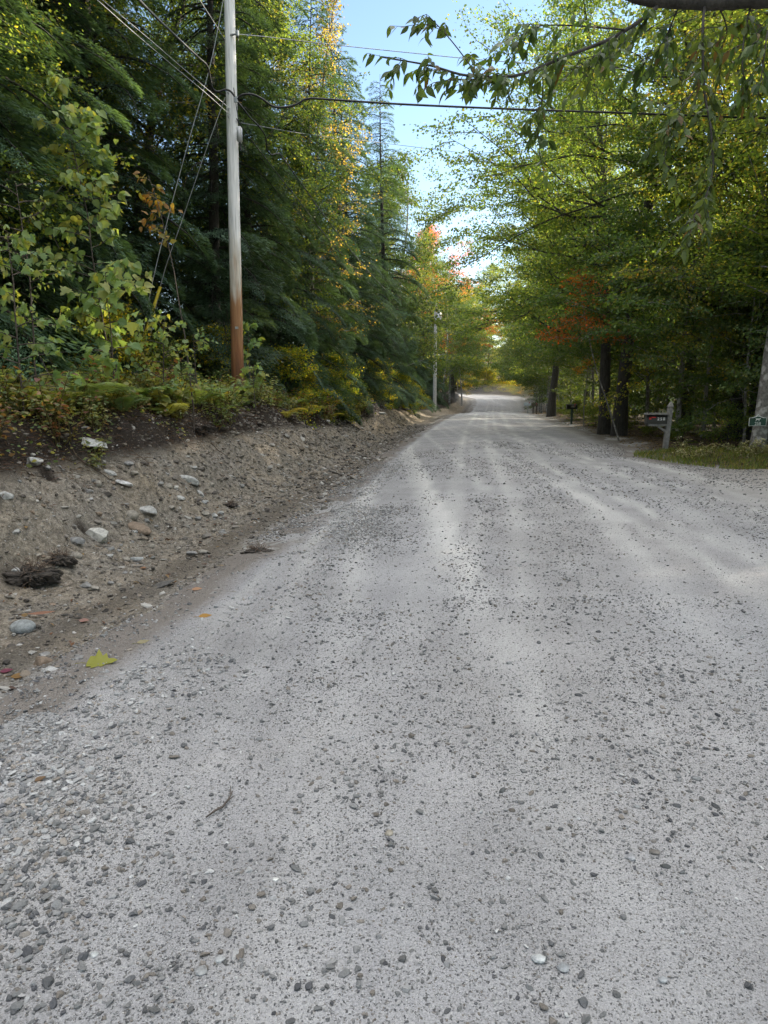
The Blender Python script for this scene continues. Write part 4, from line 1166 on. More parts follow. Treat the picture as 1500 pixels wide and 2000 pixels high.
N = np.stack([np.cos(az + 1.6), np.sin(az + 1.6), np.zeros(n)], 1)
mb.scatter((np.array([(-.05, 0, 0), (.05, 0, 0), (.03, .6, .08), (0, 1, .25), (-.03, .6, .08)]), np.array([[0, 1, 2, 3, 4]])), np.stack([x, y, H(x, y) - .01], 1), A, N, rng.uniform(.05, .15, n), cols(n, [(.10, .15, .03), (.15, .17, .04), (.22, .19, .06), (.08, .12, .025)]))
tag(mb.obj('grass', M['grass']), 'short grass verge by the mailbox', kind='stuff')

# ------------------------------------------------------------------ single things lying about
def flat_leaf(px, py, w, tmpl, col, label, rz, curl=.3):
    p = hit(px, py)
    x, y = p[0], p[1]
    z = max(float(H(x, y)), float(road_z(x, y)) if x > eL(y) - .2 else -9)
    zc = y * CP + (CAM_H - z) * SP
    L = w / F * zc
    mb = MB()
    tv = tmpl[0].copy(); tv[:, 2] = curl * tv[:, 0] ** 2 + .12 * (tv[:, 1] - .5) ** 2 + .04
    mb.scatter((tv, tmpl[1]), np.array([[0, 0, 0.]]), np.array([[math.cos(rz), math.sin(rz), .05]]), np.array([[0, -.25, 1.]]), L, np.array([col]))
    P = np.array([(0, 0, .03 * L), (-.2 * L * math.cos(rz), -.2 * L * math.sin(rz), .05 * L), (-.4 * L * math.cos(rz), -.4 * L * math.sin(rz), .03 * L)])
    o = mb.obj('fallen_leaf', M['dead'], None, True, (x, y, z + .006))
    mb = MB(); mb.tube(P, .006 * L + .0008, 5, np.array(col) * .7); mb.obj('stalk', M['dead'], o)
    return tag(o, label, 'leaf', 'fallen leaves on the road edge')


flat_leaf(172, 1312, 58, MAPLE, (.26, .24, .05), 'large yellow green maple leaf lying on the dirt', .1, .5)
flat_leaf(388, 1212, 26, OVAL, (.26, .13, .03), 'single orange brown leaf on the gravel edge', .2, .6)
flat_leaf(268, 1262, 24, OVAL, (.30, .28, .16), 'pale yellow leaf on the dirt beside the loose gravel', .5)
flat_leaf(155, 1214, 22, OVAL, (.30, .18, .15), 'pinkish dry leaf on the dirt near the blue grey cobble', -.2)
flat_leaf(55, 1204, 50, blade([(0, .02), (.3, .1), (.6, .12), (1, .02)]), (.19, .105, .07), 'long curled brown strip of dead leaf on the dirt', .15, 1.2)
flat_leaf(70, 1550, 22, OVAL, (.14, .09, .05), 'dark brown curled leaf beside coarse gravel', .9, .8)
flat_leaf(22, 1326, 30, OVAL, (.22, .14, .05), 'tan curled leaf near the rusty brown stone', .1, .5)
flat_leaf(0, 1316, 24, OVAL, (.16, .04, .06), 'dark red leaf at the picture edge', .4, .4)
flat_leaf(375, 1158, 20, OVAL, (.28, .14, .1), 'pink brown leaf just below the tilted dark slab', .1, .5)


def tube_thing(name, pts, rad, m, label, cat, group=None, n=6, side=None):
    mb = MB()
    pts = np.array(pts)
    mb.tube(pts - pts[0], rad, n)
    if side is not None:
        for s in side: mb.tube(np.array(s) - pts[0], .002, 5)
    return tag(mb.obj(name, m, None, True, tuple(pts[0])), label, cat, group)


def onroad(px, py, dz):
    p = hit(px, py); p[2] = float(road_z(p[0], p[1])) + dz; return p


tube_thing('twig', [onroad(404, 1632, .006), onroad(422, 1622, .012), onroad(436, 1616, .012), onroad(447, 1600, .01), onroad(456, 1582, .008)], [.0025, .004, .0042, .0035, .002], M['twig'],
           'crooked dark twig lying on the gravel road', 'twig', side=[[onroad(444, 1604, .01), onroad(458, 1593, .012)], [onroad(452, 1590, .01), onroad(452, 1577, .014)]])


def onbank(px, py, dz):
    p = hit(px, py); p[2] += dz; return p


for pts, r, lab in [([(130, 815), (160, 835), (190, 852), (200, 855)], .008, 'thin pale root across the top of the bank above the flat white rock'),
                    ([(137, 872), (150, 893), (170, 910), (192, 922), (215, 938)], .010, 'dark root snaking down past the flat white rock'),
                    ([(345, 850), (362, 868), (380, 880)], .008, 'short root poking from the lip of the bank'),
                    ([(240, 870), (262, 885), (290, 905), (300, 925)], .006, 'thin root trailing down the middle of the bank'),
                    ([(412, 865), (425, 880), (440, 890), (455, 905)], .008, 'root sticking out of the bank near the utility pole')]:
    tube_thing('tree_root', [onbank(a, b, .012) for a, b in pts], np.linspace(r, r * .4, len(pts)), M['root'], lab, 'root', 'roots showing in the bank')


def clod(px, py, w, label, seed):
    p = hit(px, py)
    r = .5 * w / F * (p[1] * CP + (CAM_H - p[2]) * SP)
    rg = np.random.default_rng(seed)
    bm = rock_bm(seed, 5, .5, 1.3, 0, .0)
    for v in bm.verts:
        q = v.co
        v.co *= 1 + 1.0 * float(fbm(q.x * 2.2 + seed + q.z, q.y * 2.2 + q.z, 60, 5))
        q.z *= .8
    mb = MB(); mb.bm(bm, (0, 0, 0), np.eye(3) * r)
    o = mb.obj('root_clod', M['dirtclod'], None, False, (p[0], p[1], p[2] + r * .1))
    mb = MB()
    for i in range(90):
        d = unit(rg.normal(0, 1, 3) + np.array([0, 0, .3]))
        P = path(d * r * .6, d, r * rg.uniform(.6, 1.0), 4, rg, .5, -.2)
        mb.tube(P, np.linspace(.004, .0015, 5), 4, cap=False)
    mb.obj('root_hairs', M['root'], o)
    tag(o, label, 'soil clod', 'dark clods of roots and soil')


clod(62, 1130, 78, 'big dark clod of roots and soil lying at the foot of the bank', 3)
clod(118, 1098, 46, 'smaller dark clod of roots touching the big one', 4)
clod(450, 988, 20, 'small black clod alone where the bank meets the ditch', 6)
clod(505, 1082, 40, 'dark clump of roots and leaves at the edge of the gravel', 7)
clod(395, 840, 34, 'black lump of soil under the ferns near the utility pole', 8)

# ------------------------------------------------------------------ utility poles and wires
p0 = at(466, 800, 16.0); PX, PYY = p0[0], 16.0
gz = float(H(PX, PYY))
pole = thing('utility_pole', 'tall weathered utility pole with orange brown base standing on the bank', 'utility pole', (PX, PYY, gz))
top = at(448, 0, 16.0)
lean = (top[0] - PX) / (top[2] - gz)
HT = 10.6
zz = np.linspace(-.6, HT, 24)
mb = MB(); mb.tube(np.stack([lean * zz, 0 * zz, zz], 1), np.interp(zz, [0, HT], [.140, .096]), 20)
mb.obj('shaft', M['pole'], pole, True)
def pole_pt(px, py, Y=15.85): return at(px, py, Y) - np.array([PX, PYY, gz])
b = pole_pt(465, 263)
mb = MB(); mb.box(b + np.array([.03, .0, 0]), (.10, .14, .30), bev=.02); jb = mb.obj('junction_box', M['box'], pole, True)
mb = MB(); mb.tube([b + np.array([.03, 0, .15]), b + np.array([.0, 0, .4]), b + np.array([-.06, 0, .9])], .008, 6); mb.obj('conduit', M['cable'], jb)
mb = MB(); mb.tube([b + np.array([.03, 0, -.15]), b + np.array([.05, 0, -.3])], .018, 8); mb.obj('cable_gland', M['cable'], jb)
for py in (182, 214, 228):
    q = pole_pt(446, py, 15.85); mb = MB()
    mb.tube([np.array([q[0], -.16, q[2]]), np.array([q[0], .2, q[2]])], .011, 8); mb.tube([np.array([q[0], -.175, q[2]]), np.array([q[0], -.15, q[2]])], .022, 6); mb.obj('bolt', M['steel'], pole)
mb = MB(); q = pole_pt(454, 66); mb.tube([q + np.array([-.05, .05, 0]), q + np.array([.12, 0, 0])], .02, 8); mb.tube([q + np.array([.1, 0, -.04]), q + np.array([.1, 0, .06])], .035, 10); mb.obj('insulator', M['steel'], pole)
mb = MB(); q = pole_pt(458, 195); mb.box(q + np.array([.03, -.02, 0]), (.08, .05, .12), bev=.01); mb.obj('cable_clamp', M['steel'], pole)
mb = MB(); mb.box(pole_pt(462, 640, 15.82) + np.array([0, .02, 0]), (.07, .012, .05), bev=.003); mb.obj('tag_plate', M['steel'], pole)

p2 = at(849, 782, 66.0); P2X = p2[0]; g2 = float(H(P2X, 66.0))
pole2 = thing('utility_pole', 'distant grey utility pole with a white transformer beside the road', 'utility pole', (P2X, 66.0, g2))
t2 = at(850, 594, 66.0)[2] - g2
zz = np.linspace(-.5, t2, 12)
mb = MB(); mb.tube(np.stack([0 * zz, 0 * zz, zz], 1), np.interp(zz, [0, t2], [.17, .12]), 14); mb.obj('shaft', M['greypole'], pole2, True)
q = at(857.5, 617, 65.9) - np.array([P2X, 66, g2])
mb = MB(); mb.tube([q + np.array([0, 0, -.28]), q + np.array([0, 0, .24]), q + np.array([0, 0, .3])], [.2, .2, .16], 16); tr = mb.obj('transformer', M['box'], pole2, True)
mb = MB(); mb.tube([q + np.array([0, 0, .3]), q + np.array([0, 0, .55])], [.05, .03], 8); mb.obj('bushing', M['steel'], tr)
mb = MB(); mb.box(np.array([q[0] * .5, 0, q[2]]), (.3, .06, .3)); mb.obj('bracket', M['steel'], pole2)
q = at(853.5, 657, 65.8) - np.array([P2X, 66, g2])
mb = MB(); mb.box(q, (.14, .2, .3), bev=.02); mb.obj('junction_box', M['box'], pole2)


def catm(P, n=10):
    P = np.array(P); Q = np.vstack([2 * P[0] - P[1], P, 2 * P[-1] - P[-2]])
    out = []
    for i in range(len(P) - 1):
        a, b, c, d = Q[i:i + 4]
        for t in np.linspace(0, 1, n, endpoint=False):
            out.append(.5 * (2 * b + (c - a) * t + (2 * a - 5 * b + 4 * c - d) * t * t + (3 * b - a - 3 * c + d) * t ** 3))
    out.append(P[-1]); return np.array(out)


def wire(name, pts, rad, label, cat, m='cable', group='wires on the utility poles'):
    P = catm([at(*p) for p in pts])
    return tube_thing(name, P, rad, M[m], label, cat, group, 6)


wire('cable', [(225, -60, 10.5), (270, -2, 11.5), (330, 58, 13.3), (385, 110, 14.8), (404, 128, 15.3), (410, 150, 15.5), (415, 172, 15.6), (425, 179, 15.7), (440, 175, 15.75), (452, 180, 15.78), (463, 196, 15.85)], .02, 'thick black cable dropping in a loop to the near pole', 'cable')
wire('cable', [(463, 197, 15.85), (468, 188, 15.8), (478, 184, 15.8), (495, 185, 15.8), (512, 193, 15.8), (535, 208, 15.8), (560, 209, 15.8), (580, 203, 15.8), (600, 193, 15.8), (640, 194, 15.8), (775, 203, 15.9), (975, 212, 16.1), (1200, 220, 16.4), (1500, 231, 17), (1750, 236, 17.6)], .021, 'thick black cable sagging across the road from the near pole', 'cable')
wire('cable', [(463, 197, 15.85), (478, 216, 16.0), (490, 231, 16.2), (505, 246, 16.4), (518, 266, 16.6), (521, 288, 16.8), (529, 302, 17.0), (542, 300, 17.2), (552, 308, 17.6), (600, 375, 20), (640, 430, 23), (700, 507, 29), (760, 573, 40), (800, 608, 50), (849, 642, 65.8)], .016, 'black cable running from the near pole down the road to the far pole', 'cable')
wire('cable', [(462, 232, 15.9), (500, 285, 17), (540, 337, 18.5), (590, 400, 21), (660, 488, 27), (740, 570, 39), (849, 655, 65.8)], .012, 'thinner lower cable running along to the far pole', 'cable')
wire('wire', [(450, 225, 15.84), (400, 180, 14.6), (340, 130, 13.2), (260, 62, 11.8), (190, 0, 10.6), (120, -60, 9.6)], .0055, 'lower of two grey wires slanting up from the near pole', 'wire', 'steel')
wire('wire', [(450, 213, 15.84), (400, 170, 14.6), (350, 127, 13.2), (290, 75, 11.8), (200, 0, 10.2), (130, -60, 9.2)], .0055, 'upper of two grey wires slanting up from the near pole', 'wire', 'steel')
wire('wire', [(455, 66, 15.85), (520, 72, 16), (640, 86, 16.3), (800, 103, 16.8), (980, 120, 17.4), (1250, 136, 18), (1500, 146, 19), (1700, 152, 19.5)], .008, 'thin grey wire crossing the road high above the thick cable', 'wire', 'steel')
wire('wire', [(470, 240, 16), (600, 262, 24), (720, 276, 30), (810, 287, 34), (950, 303, 38), (1140, 318, 44), (1300, 326, 48)], .010, 'thin dark wire crossing the sky below the thick cable', 'wire')
wire('wire', [(440, 78, 15.9), (390, 0, 14), (350, -60, 12.8)], .008, 'short thin wire leaving the near pole near the picture top', 'wire', 'steel')
A1 = at(258, 715, 15.0); A1[2] = float(H(A1[0], 15.0)) + .02
g = at(438, -10, 15.9)
tube_thing('guy_wire', catm([g, at(410, 130, 15.75), at(370, 270, 15.6), at(322, 450, 15.4), at(290, 590, 15.2), A1], 4), .008, M['steel'], 'long guy wire from the pole top down into the ferns', 'guy wire', 'guy wires of the near pole')
A2 = at(270, 695, 15.6); A2[2] = float(H(A2[0], 15.6)) + .02
gw = thing('guy_wire', 'guy wire with a yellow guard near the ground', 'guy wire', tuple(A2), group='guy wires of the near pole')
P = catm([at(440, 190, 15.9), at(400, 300, 15.85), at(355, 432, 15.8), at(313, 560, 15.7), A2], 4) - A2
mb = MB(); mb.tube(P, .007, 6); mb.obj('strand', M['steel'], gw, True)
ga, gb = at(313, 560, 15.7) - A2, at(277, 672, 15.62) - A2
mb = MB(); mb.tube([ga, gb], .032, 10); mb.obj('guard', M['yellow_pvc'], gw, True)


# ------------------------------------------------------------------ mailboxes and signs
def text(name, s, size, loc, m, parent, rot=(R(90), 0, 0), bold=0.0):
    cu = bpy.data.curves.new(name, 'FONT'); cu.body = s; cu.size = size; cu.align_x = 'CENTER'; cu.align_y = 'CENTER'; cu.extrude = .0015; cu.offset = bold
    cu.materials.append(m)
    tmp = bpy.data.objects.new('lettering', cu); COL.objects.link(tmp)
    me = bpy.data.meshes.new_from_object(tmp.evaluated_get(bpy.context.evaluated_depsgraph_get()))
    bpy.data.objects.remove(tmp)
    o = link(name, me, parent, loc); o.rotation_euler = rot
    return o


def arch(w, h, n=10):
    """mailbox cross section: flat floor, round top; in (across, up)"""
    r = w / 2
    return [(-r, 0)] + [(-r * math.cos(a), h - r + r * math.sin(a)) for a in np.linspace(0, PI, n)] + [(r, 0)]


def mailbox_shell(mb, x0, x1, w, h, z, y=0.0):
    pr = arch(w, h); n = len(pr)
    V = np.array([(x0, y + a, z + b) for a, b in pr] + [(x1, y + a, z + b) for a, b in pr])
    mb.add(V, np.array([list(range(n)), list(range(2 * n - 1, n - 1, -1))]))
    mb.F.append(np.array([[i, n + i, n + (i + 1) % n, (i + 1) % n] for i in range(n)]) + mb.n - 2 * n)


b = at(1297, 886, 18.9); gz = float(H(b[0], 18.9))
mbx = thing('mailbox', 'black mailbox with number 258 on a grey wooden post with pointed top', 'mailbox', (b[0], 18.9, gz))
W = 18.9 / F * 1.0                                     # metres a pixel
ln = 7 / 93.0
pz = (886 - 792) * W + (gz * -1 if False else 0)
mb = MB()
pw = .058
hgt = 1.10
pts = [(-pw, -.3), (pw, -.3), (pw + ln * hgt, hgt), (-pw + ln * hgt, hgt)]
mb.prism(pts, -pw, pw)
post = mb.obj('post', M['wood'], mbx)
mb = MB(); q = ln * hgt
prof = [(pw * .78, hgt), (pw * .78, hgt + .025), (pw * 1.08, hgt + .03), (pw * 1.08, hgt + .06), (pw * .72, hgt + .12), (pw * .1, hgt + .19)]
n = 4
V = np.array([(q + r_ * sx + ln * (z_ - hgt), r_ * sy, z_) for r_, z_ in prof for sx, sy in ((-1, -1), (1, -1), (1, 1), (-1, 1))])
Fq = [[4 * i + j, 4 * i + (j + 1) % 4, 4 * i + 4 + (j + 1) % 4, 4 * i + 4 + j] for i in range(len(prof) - 1) for j in range(4)]
mb.add(V, np.array(Fq)); mb.F.append(np.array([[20, 21, 22, 23]])); mb.obj('finial', M['wood'], post)
zb = .70
mb = MB(); mb.box((-.22, 0, zb - .035), (.52, .13, .055), bev=.006); mb.obj('arm', M['wood'], mbx)
mb = MB(); mb.prism([(.0, .46), (.0, .53), (-.19, zb - .0625), (-.26, zb - .0625)], -.04, .04); mb.obj('brace', M['wood'], mbx)
mb = MB(); mailbox_shell(mb, -.52, .0, .17, .235, zb - .005); shell = mb.obj('box', M['black'], mbx, False)
mb = MB(); mb.box((-.26, 0, zb + .257), (.58, .25, .05), bev=.006); mb.obj('roof_board', M['wood'], mbx)
mb = MB(); mailbox_shell(mb, -.545, -.522, .185, .24, zb - .012); mb.obj('door', M['black'], mbx)
mb = MB(); mb.box((-.40, -.094, zb + .165), (.19, .006, .03), bev=.002); mb.box((-.46, -.094, zb + .145), (.06, .006, .07), bev=.002); mb.obj('flag', M['red'], mbx)
for i, ch in enumerate('258'):
    mb = MB(); mb.box((-.245 + i * .075, -.089, zb + .125), (.068, .004, .095)); tl = mb.obj('number_tile', M['tile'], mbx)
    text('digit', ch, .105, (-.245 + i * .075, -.0925, zb + .125), M['white'], tl, bold=0)

# tree with the green sign
b = at(1478, 893, 18.0)
TX = b[0]; tz = float(H(TX, 18.0))
tt_ = thing('mottled_tree', 'mottled grey trunk bearing the green house number sign', 'tree', (TX, 18.0, tz))
mb = MB(); rg = np.random.default_rng(9)
zz = np.linspace(-.3, 11, 26)
xx = np.interp(zz, [-.3, 0, 4.5, 11], [0, 0, .32, .6])
mb.tube(np.stack([xx, .03 * zz, zz], 1), np.interp(zz, [-.3, 0, .25, 1, 11], [.26, .22, .19, .175, .06]), 18, None, jit=.03, rg=rg)
mb.obj('trunk', M['greybark'], tt_, True)
cr, br = MB(), MB()
for i in range(26):
    u = rg.uniform(2.6, 11); p = np.array([np.interp(u, zz, xx), .03 * u, u]); az = rg.uniform(0, 6.28)
    B = path(p, (math.cos(az), math.sin(az), .25 + .5 * (u > 6)), rg.uniform(1.2, 2.8), 6, rg, .12)
    br.tube(B, np.linspace(.03, .005, 7), 5, cap=False)
    m = 520; f = rg.uniform(.2, 1.05, m)
    c = np.stack([np.interp(f, np.linspace(0, 1, 7), B[:, k]) for k in range(3)], 1) + rg.normal(0, 1, (m, 3)) * np.array([.3, .3, .1])
    cr.scatter(KITE, c, unit(rg.normal(0, .7, (m, 3)) + B[-1] - B[0] + np.array([0, 0, -.3])), unit(np.array([0, 0, 1.]) + rg.normal(0, .5, (m, 3))), .1 * rg.uniform(.7, 1.2, m), cols(m, GRN, GRNP, .2, rg))
br.obj('branches', M['greybark'], tt_, True); cr.obj('crown', M['broad'], tt_)

s = at(1480, 822, 17.75)
sg = thing('house_number_sign', 'dark green sign with a white animal and number 258 on the mottled trunk', 'sign', tuple(s))
def sign_outline(e): return [(-.215 + e, -.125 + e), (.215 - e, -.125 + e), (.215 - e, .07 - e * .4), (.06, .105 - e), (0, .155 - e * 1.3), (-.06, .105 - e), (-.215 + e, .07 - e * .4)]
mb = MB(); mb.prism(sign_outline(0), -.004, .008); mb.obj('border', M['white'], sg)
mb = MB(); mb.prism(sign_outline(.010), -.007, -.0045); mb.obj('panel', M['green'], sg)
mb = MB(); mb.prism([(-.15, .066), (0, .112), (.15, .066), (.15, .076), (0, .124), (-.15, .076)], -.010, -.0075); mb.obj('gable_trim', M['white'], sg)
dog = [(-.075, .05), (-.06, .042), (-.055, .0), (-.062, -.045), (-.048, -.045), (-.04, -.008), (.022, -.005), (.02, -.045), (.034, -.045), (.04, .0), (.052, .018), (.078, .02), (.082, .034), (.062, .05), (.05, .055), (.04, .042), (-.05, .04), (-.07, .058)]
dg = [(a * .9, b * .75 + .028) for a, b in dog]
mb = MB(); mb.prism(dg[::-1], -.010, -.0075); mb.obj('animal_figure', M['white'], sg)
text('number', '258', .105, (0, -.010, -.068), M['white'], sg, bold=0)
mb = MB(); mb.tube([(0, .05, .1), (0, -.011, .1)], .008, 8); mb.obj('nail', M['steel'], sg)


def post_mailbox(px, py, Y, scale, bodym, postm, label, txt=None, legs=1):
    b = at(px, py, Y); gz = float(H(b[0], Y))
    if b[0] < eR(Y): gz = max(gz, float(road_z(b[0], Y)))
    t = thing('mailbox', label, 'mailbox', (b[0], Y, gz), group='mailboxes beside the road')
    for i in range(legs):
        mb = MB(); x = 0 if legs == 1 else (-.13 if i == 0 else .17)
        mb.box((x, 0, .42 * scale), (.09 if legs == 1 else .08, .09, 1.0 * scale), bev=.008); mb.obj('post', M[postm], t)
    mb = MB(); mb.box((0, 0, .93 * scale), (.46, .16, .03)); mb.obj('shelf', M[postm], t)
    mb = MB(); mailbox_shell(mb, -.27, .24, .2, .24, .945 * scale); mb.obj('box', M[bodym], t)
    mb = MB(); mailbox_shell(mb, -.29, -.272, .21, .25, .94 * scale); mb.obj('door', M[bodym], t)
    mb = MB(); mb.box((.1, -.106, .945 * scale + .17), (.02, .006, .16)); mb.box((.12, -.106, .945 * scale + .25), (.06, .006, .05)); mb.obj('flag', M['red'], t)
    if txt:
        text('number', txt, .13, (.02, -.104, .945 * scale + .11), M['white'], t, bold=0)


post_mailbox(1116, 826, 36.5, .82, 'black', 'greenpost', 'black mailbox with white digits on a green post beneath the trees', '1007')
post_mailbox(1030, 806, 60, .72, 'greyblue', 'steel', 'pale grey blue mailbox on a thin post at the road crest')
post_mailbox(1044, 806, 61, .72, 'bronze', 'twig', 'dark bronze mailbox on two wooden legs at the road crest', None, 2)

# ------------------------------------------------------------------ overhanging branch of a tree beside the camera
ob = thing('overhanging_tree', 'tree beside the road whose dark branch and big drooping leaves hang over the camera', 'tree', (5.2, 4.6, 0))
O0 = np.array([5.2, 4.6, 0])
rg = np.random.default_rng(17)
mb = MB(); mb.tube(path((0, 0, -.3), (0, 0, 1), 8, 10, rg, .03, .05), np.linspace(.24, .12, 11), 14, None, jit=.03, rg=rg); mb.obj('trunk', M['bark'], ob, True)
limb = catm([np.array([5.25, 4.62, 3.3]), at(1900, -60, 4.4), at(1600, 2, 4.3), at(1500, -2, 4.25), at(1400, 4, 4.2), at(1330, 4, 4.2), at(1240, -6, 4.15), at(1150, -60, 4.1), at(1060, -130, 4.1)], 6) - O0
mb = MB(); mb.tube(limb, np.linspace(.06, .018, len(limb)), 10, None, jit=.05, rg=rg); mb.obj('limb', M['bark'], ob, True)
twigs = [([(1292, 0, 4.2), (1270, 25, 4.15), (1200, 72, 4.1), (1100, 112, 4.0), (1010, 147, 3.95), (915, 148, 3.9), (840, 128, 3.9), (748, 112, 3.9)], .013, .30, 80),
         ([(935, 150, 3.9), (890, 90, 3.95), (860, 55, 4.0), (838, 34, 4.0)], .004, .2, 16),
         ([(1010, 147, 3.95), (960, 152, 3.9), (900, 156, 3.9), (852, 160, 3.9)], .004, .2, 18),
         ([(1220, 58, 4.1), (1120, 50, 4.1), (1060, 50, 4.15), (1030, 60, 4.2)], .005, .4, 30),
         ([(1376, 2, 4.2), (1372, 80, 4.1), (1376, 180, 4.05), (1388, 250, 4.0), (1392, 330, 4.0), (1375, 390, 4.0), (1340, 440, 4.0)], .008, .55, 72),
         ([(1376, 150, 4.1), (1340, 200, 4.0), (1310, 250, 4.0), (1296, 320, 3.95)], .004, .5, 34),
         ([(1470, 0, 4.25), (1455, 60, 4.2), (1450, 130, 4.1), (1462, 170, 4.1)], .006, .45, 34),
         ([(1520, 0, 4.2), (1500, 60, 4.1), (1490, 130, 4.05), (1480, 190, 4.0)], .006, .45, 26),
         ([(1330, 3, 4.2), (1310, 50, 4.3), (1290, 95, 4.3), (1250, 120, 4.3)], .005, .4, 34),
         ([(1200, 72, 4.1), (1180, 100, 4.2), (1130, 118, 4.2)], .004, .35, 16),
         ([(1060, 128, 4.0), (1060, 180, 4.1), (1055, 215, 4.1), (1048, 270, 4.1)], .003, .4, 16),
         ([(1400, 4, 4.2), (1420, 60, 4.3), (1400, 110, 4.4)], .005, .4, 22)]
for pts, r, _, m in twigs:
    m = int(m * 2.2)
    P = catm([at(*p) for p in pts], 5) - O0
    mt = MB(); mt.tube(P, np.linspace(r, max(.0018, r * .25), len(P)), 6)
    ml = MB()
    tt2 = np.linspace(0, 1, len(P)); gP = np.gradient(P, axis=0)
    for q in range(max(6, int(m / 4.6))):
        f0 = rg.uniform(.1, 1.0)
        b0 = np.array([np.interp(f0, tt2, P[:, k]) for k in range(3)]); d0 = unit(np.array([np.interp(f0, tt2, gP[:, k]) for k in range(3)]))
        sd = unit(np.cross(d0, np.array([0, 0, 1.])))
        Q = path(b0, unit(d0 * rg.uniform(.3, 1) + sd * rg.choice([-1, 1]) * rg.uniform(.2, .9) + np.array([0, 0, rg.uniform(-.5, .35)])), rg.uniform(.10, .30), 4, rg, .2, -.1)
        mt.tube(Q, np.linspace(.0022, .001, 5), 4, cap=False)
        nl = rg.integers(6, 12); f = np.linspace(.15, 1.05, nl)
        c = np.stack([np.interp(f, np.linspace(0, 1, 5), Q[:, k]) for k in range(3)], 1)
        dq = unit(Q[-1] - Q[0]); sq = unit(np.cross(dq, np.array([0, 0, 1.]) + rg.normal(0, .2, 3)))
        A = unit(dq * .6 + sq * np.where(np.arange(nl) % 2, 1, -1)[:, None] * .6 + rg.normal(0, .28, (nl, 3)) + np.array([0, 0, -.55]))
        N = unit(np.array([0, -.3, .7]) + rg.normal(0, .5, (nl, 3)))
        tm = LANCE[0].copy(); tm[:, 2] += rg.uniform(-.3, .25) * tm[:, 1] ** 2; tm[:, 0] *= rg.uniform(.8, 1.25)
        ml.scatter((tm, LANCE[1]), c, A, N, rg.uniform(.034, .076, nl), cols(nl, [(.05, .085, .025), (.065, .10, .028), (.09, .13, .034), (.04, .065, .024), (.11, .075, .03)], [.3, .3, .2, .16, .04], .2, rg))
    tw = mt.obj('twig', M['bark'], ob, True)
    ml.obj('leaves', M['near'], tw, True)

# dust hanging over the far dip of the road
m, nt, N, L = mat('road_dust')
o = N('ShaderNodeOutputMaterial'); v = N('ShaderNodeVolumePrincipled'); v.inputs['Density'].default_value = .018; v.inputs['Color'].default_value = (.92, .88, .82, 1)
L(v.outputs[0], o.inputs['Volume'])
bm = bmesh.new(); bmesh.ops.create_icosphere(bm, subdivisions=3, radius=1)
for q in bm.verts: q.co = Vector((q.co.x * 6.5, q.co.y * 17, q.co.z * 2.2))
mb = MB(); mb.bm(bm)
tag(mb.obj('dust_cloud', m, None, True, (14.5, 92, .7)), 'thin dust hanging over the dip of the road', kind='stuff')

# ------------------------------------------------------------------ light, sky, camera
SUN_EL, SUN_AZ = R(24), R(58)                    # azimuth clockwise from straight ahead (+Y)
sd = Vector((math.sin(SUN_AZ) * math.cos(SUN_EL), math.cos(SUN_AZ) * math.cos(SUN_EL), math.sin(SUN_EL)))
w = bpy.data.worlds.new('World'); scene.world = w; w.use_nodes = True
nt = w.node_tree; nt.nodes.clear()
o = nt.nodes.new('ShaderNodeOutputWorld'); bg = nt.nodes.new('ShaderNodeBackground'); sky = nt.nodes.new('ShaderNodeTexSky')
sky.sky_type = 'NISHITA'; sky.sun_disc = False; sky.sun_elevation = SUN_EL; sky.sun_rotation = SUN_AZ
sky.altitude = 200; sky.air_density = 1.0; sky.dust_density = .15; sky.ozone_density = 1.0
bg.inputs['Strength'].default_value = .11; ADDED_CLOUD = 13.0
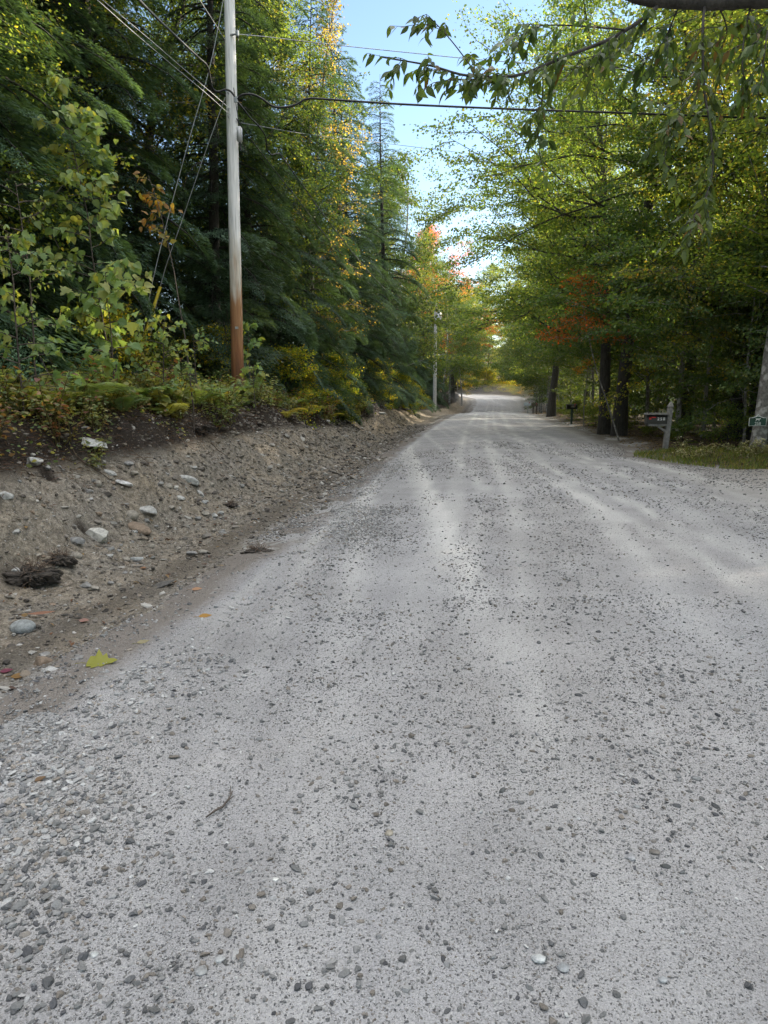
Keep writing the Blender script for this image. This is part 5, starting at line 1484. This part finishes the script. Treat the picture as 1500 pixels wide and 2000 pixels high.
# unseen broken cloud overhead, added to light the shaded road; blue sky ahead
N, L = nt.nodes.new, nt.links.new
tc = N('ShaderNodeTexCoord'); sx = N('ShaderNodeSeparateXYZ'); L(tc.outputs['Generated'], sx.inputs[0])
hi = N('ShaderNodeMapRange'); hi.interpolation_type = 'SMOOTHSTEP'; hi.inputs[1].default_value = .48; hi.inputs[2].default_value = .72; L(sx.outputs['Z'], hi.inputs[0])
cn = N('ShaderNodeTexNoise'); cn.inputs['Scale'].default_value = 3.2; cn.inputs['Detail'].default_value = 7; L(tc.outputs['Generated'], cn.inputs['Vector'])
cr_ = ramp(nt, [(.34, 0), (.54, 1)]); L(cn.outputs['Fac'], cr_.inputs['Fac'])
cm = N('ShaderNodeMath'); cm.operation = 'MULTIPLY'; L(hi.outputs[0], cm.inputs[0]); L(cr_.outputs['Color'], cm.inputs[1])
cx = N('ShaderNodeMix'); cx.data_type = 'RGBA'; L(cm.outputs[0], cx.inputs[0]); L(sky.outputs[0], cx.inputs[6]); cx.inputs[7].default_value = (ADDED_CLOUD * 1.0, ADDED_CLOUD * .985, ADDED_CLOUD * .975, 1)
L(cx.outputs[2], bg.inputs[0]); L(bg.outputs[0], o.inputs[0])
ld = bpy.data.lights.new('sun', 'SUN'); ld.energy = 5.0; ld.angle = R(.53); ld.color = (1, .90, .74)
lo = bpy.data.objects.new('sun', ld); COL.objects.link(lo); lo.rotation_euler = sd.to_track_quat('Z', 'Y').to_euler()

cam = bpy.data.cameras.new('camera'); co = bpy.data.objects.new('camera', cam); COL.objects.link(co)
cam.sensor_fit = 'VERTICAL'; cam.sensor_height = 24; cam.lens = 24 * F / 2000
cam.clip_start, cam.clip_end = .05, 2000
co.location = (0, 0, CAM_H); co.rotation_euler = (R(90) - PITCH, 0, 0)
scene.camera = co
vs = scene.view_settings
vs.view_transform = 'Standard'; vs.look = 'None'; vs.exposure = 1.55; vs.gamma = 1; vs.use_curve_mapping = False
cy = scene.cycles
cy.max_bounces = 6; cy.diffuse_bounces = 4; cy.glossy_bounces = 1; cy.transmission_bounces = 3; cy.transparent_max_bounces = 4
cy.caustics_reflective = False; cy.caustics_refractive = False
cy.use_adaptive_sampling = True; cy.adaptive_threshold = .015
cy.use_denoising = True; cy.denoiser = 'OPENIMAGEDENOISE'; cy.denoising_input_passes = 'RGB_ALBEDO_NORMAL'; cy.denoising_prefilter = 'ACCURATE'
cy.sample_clamp_indirect = 6
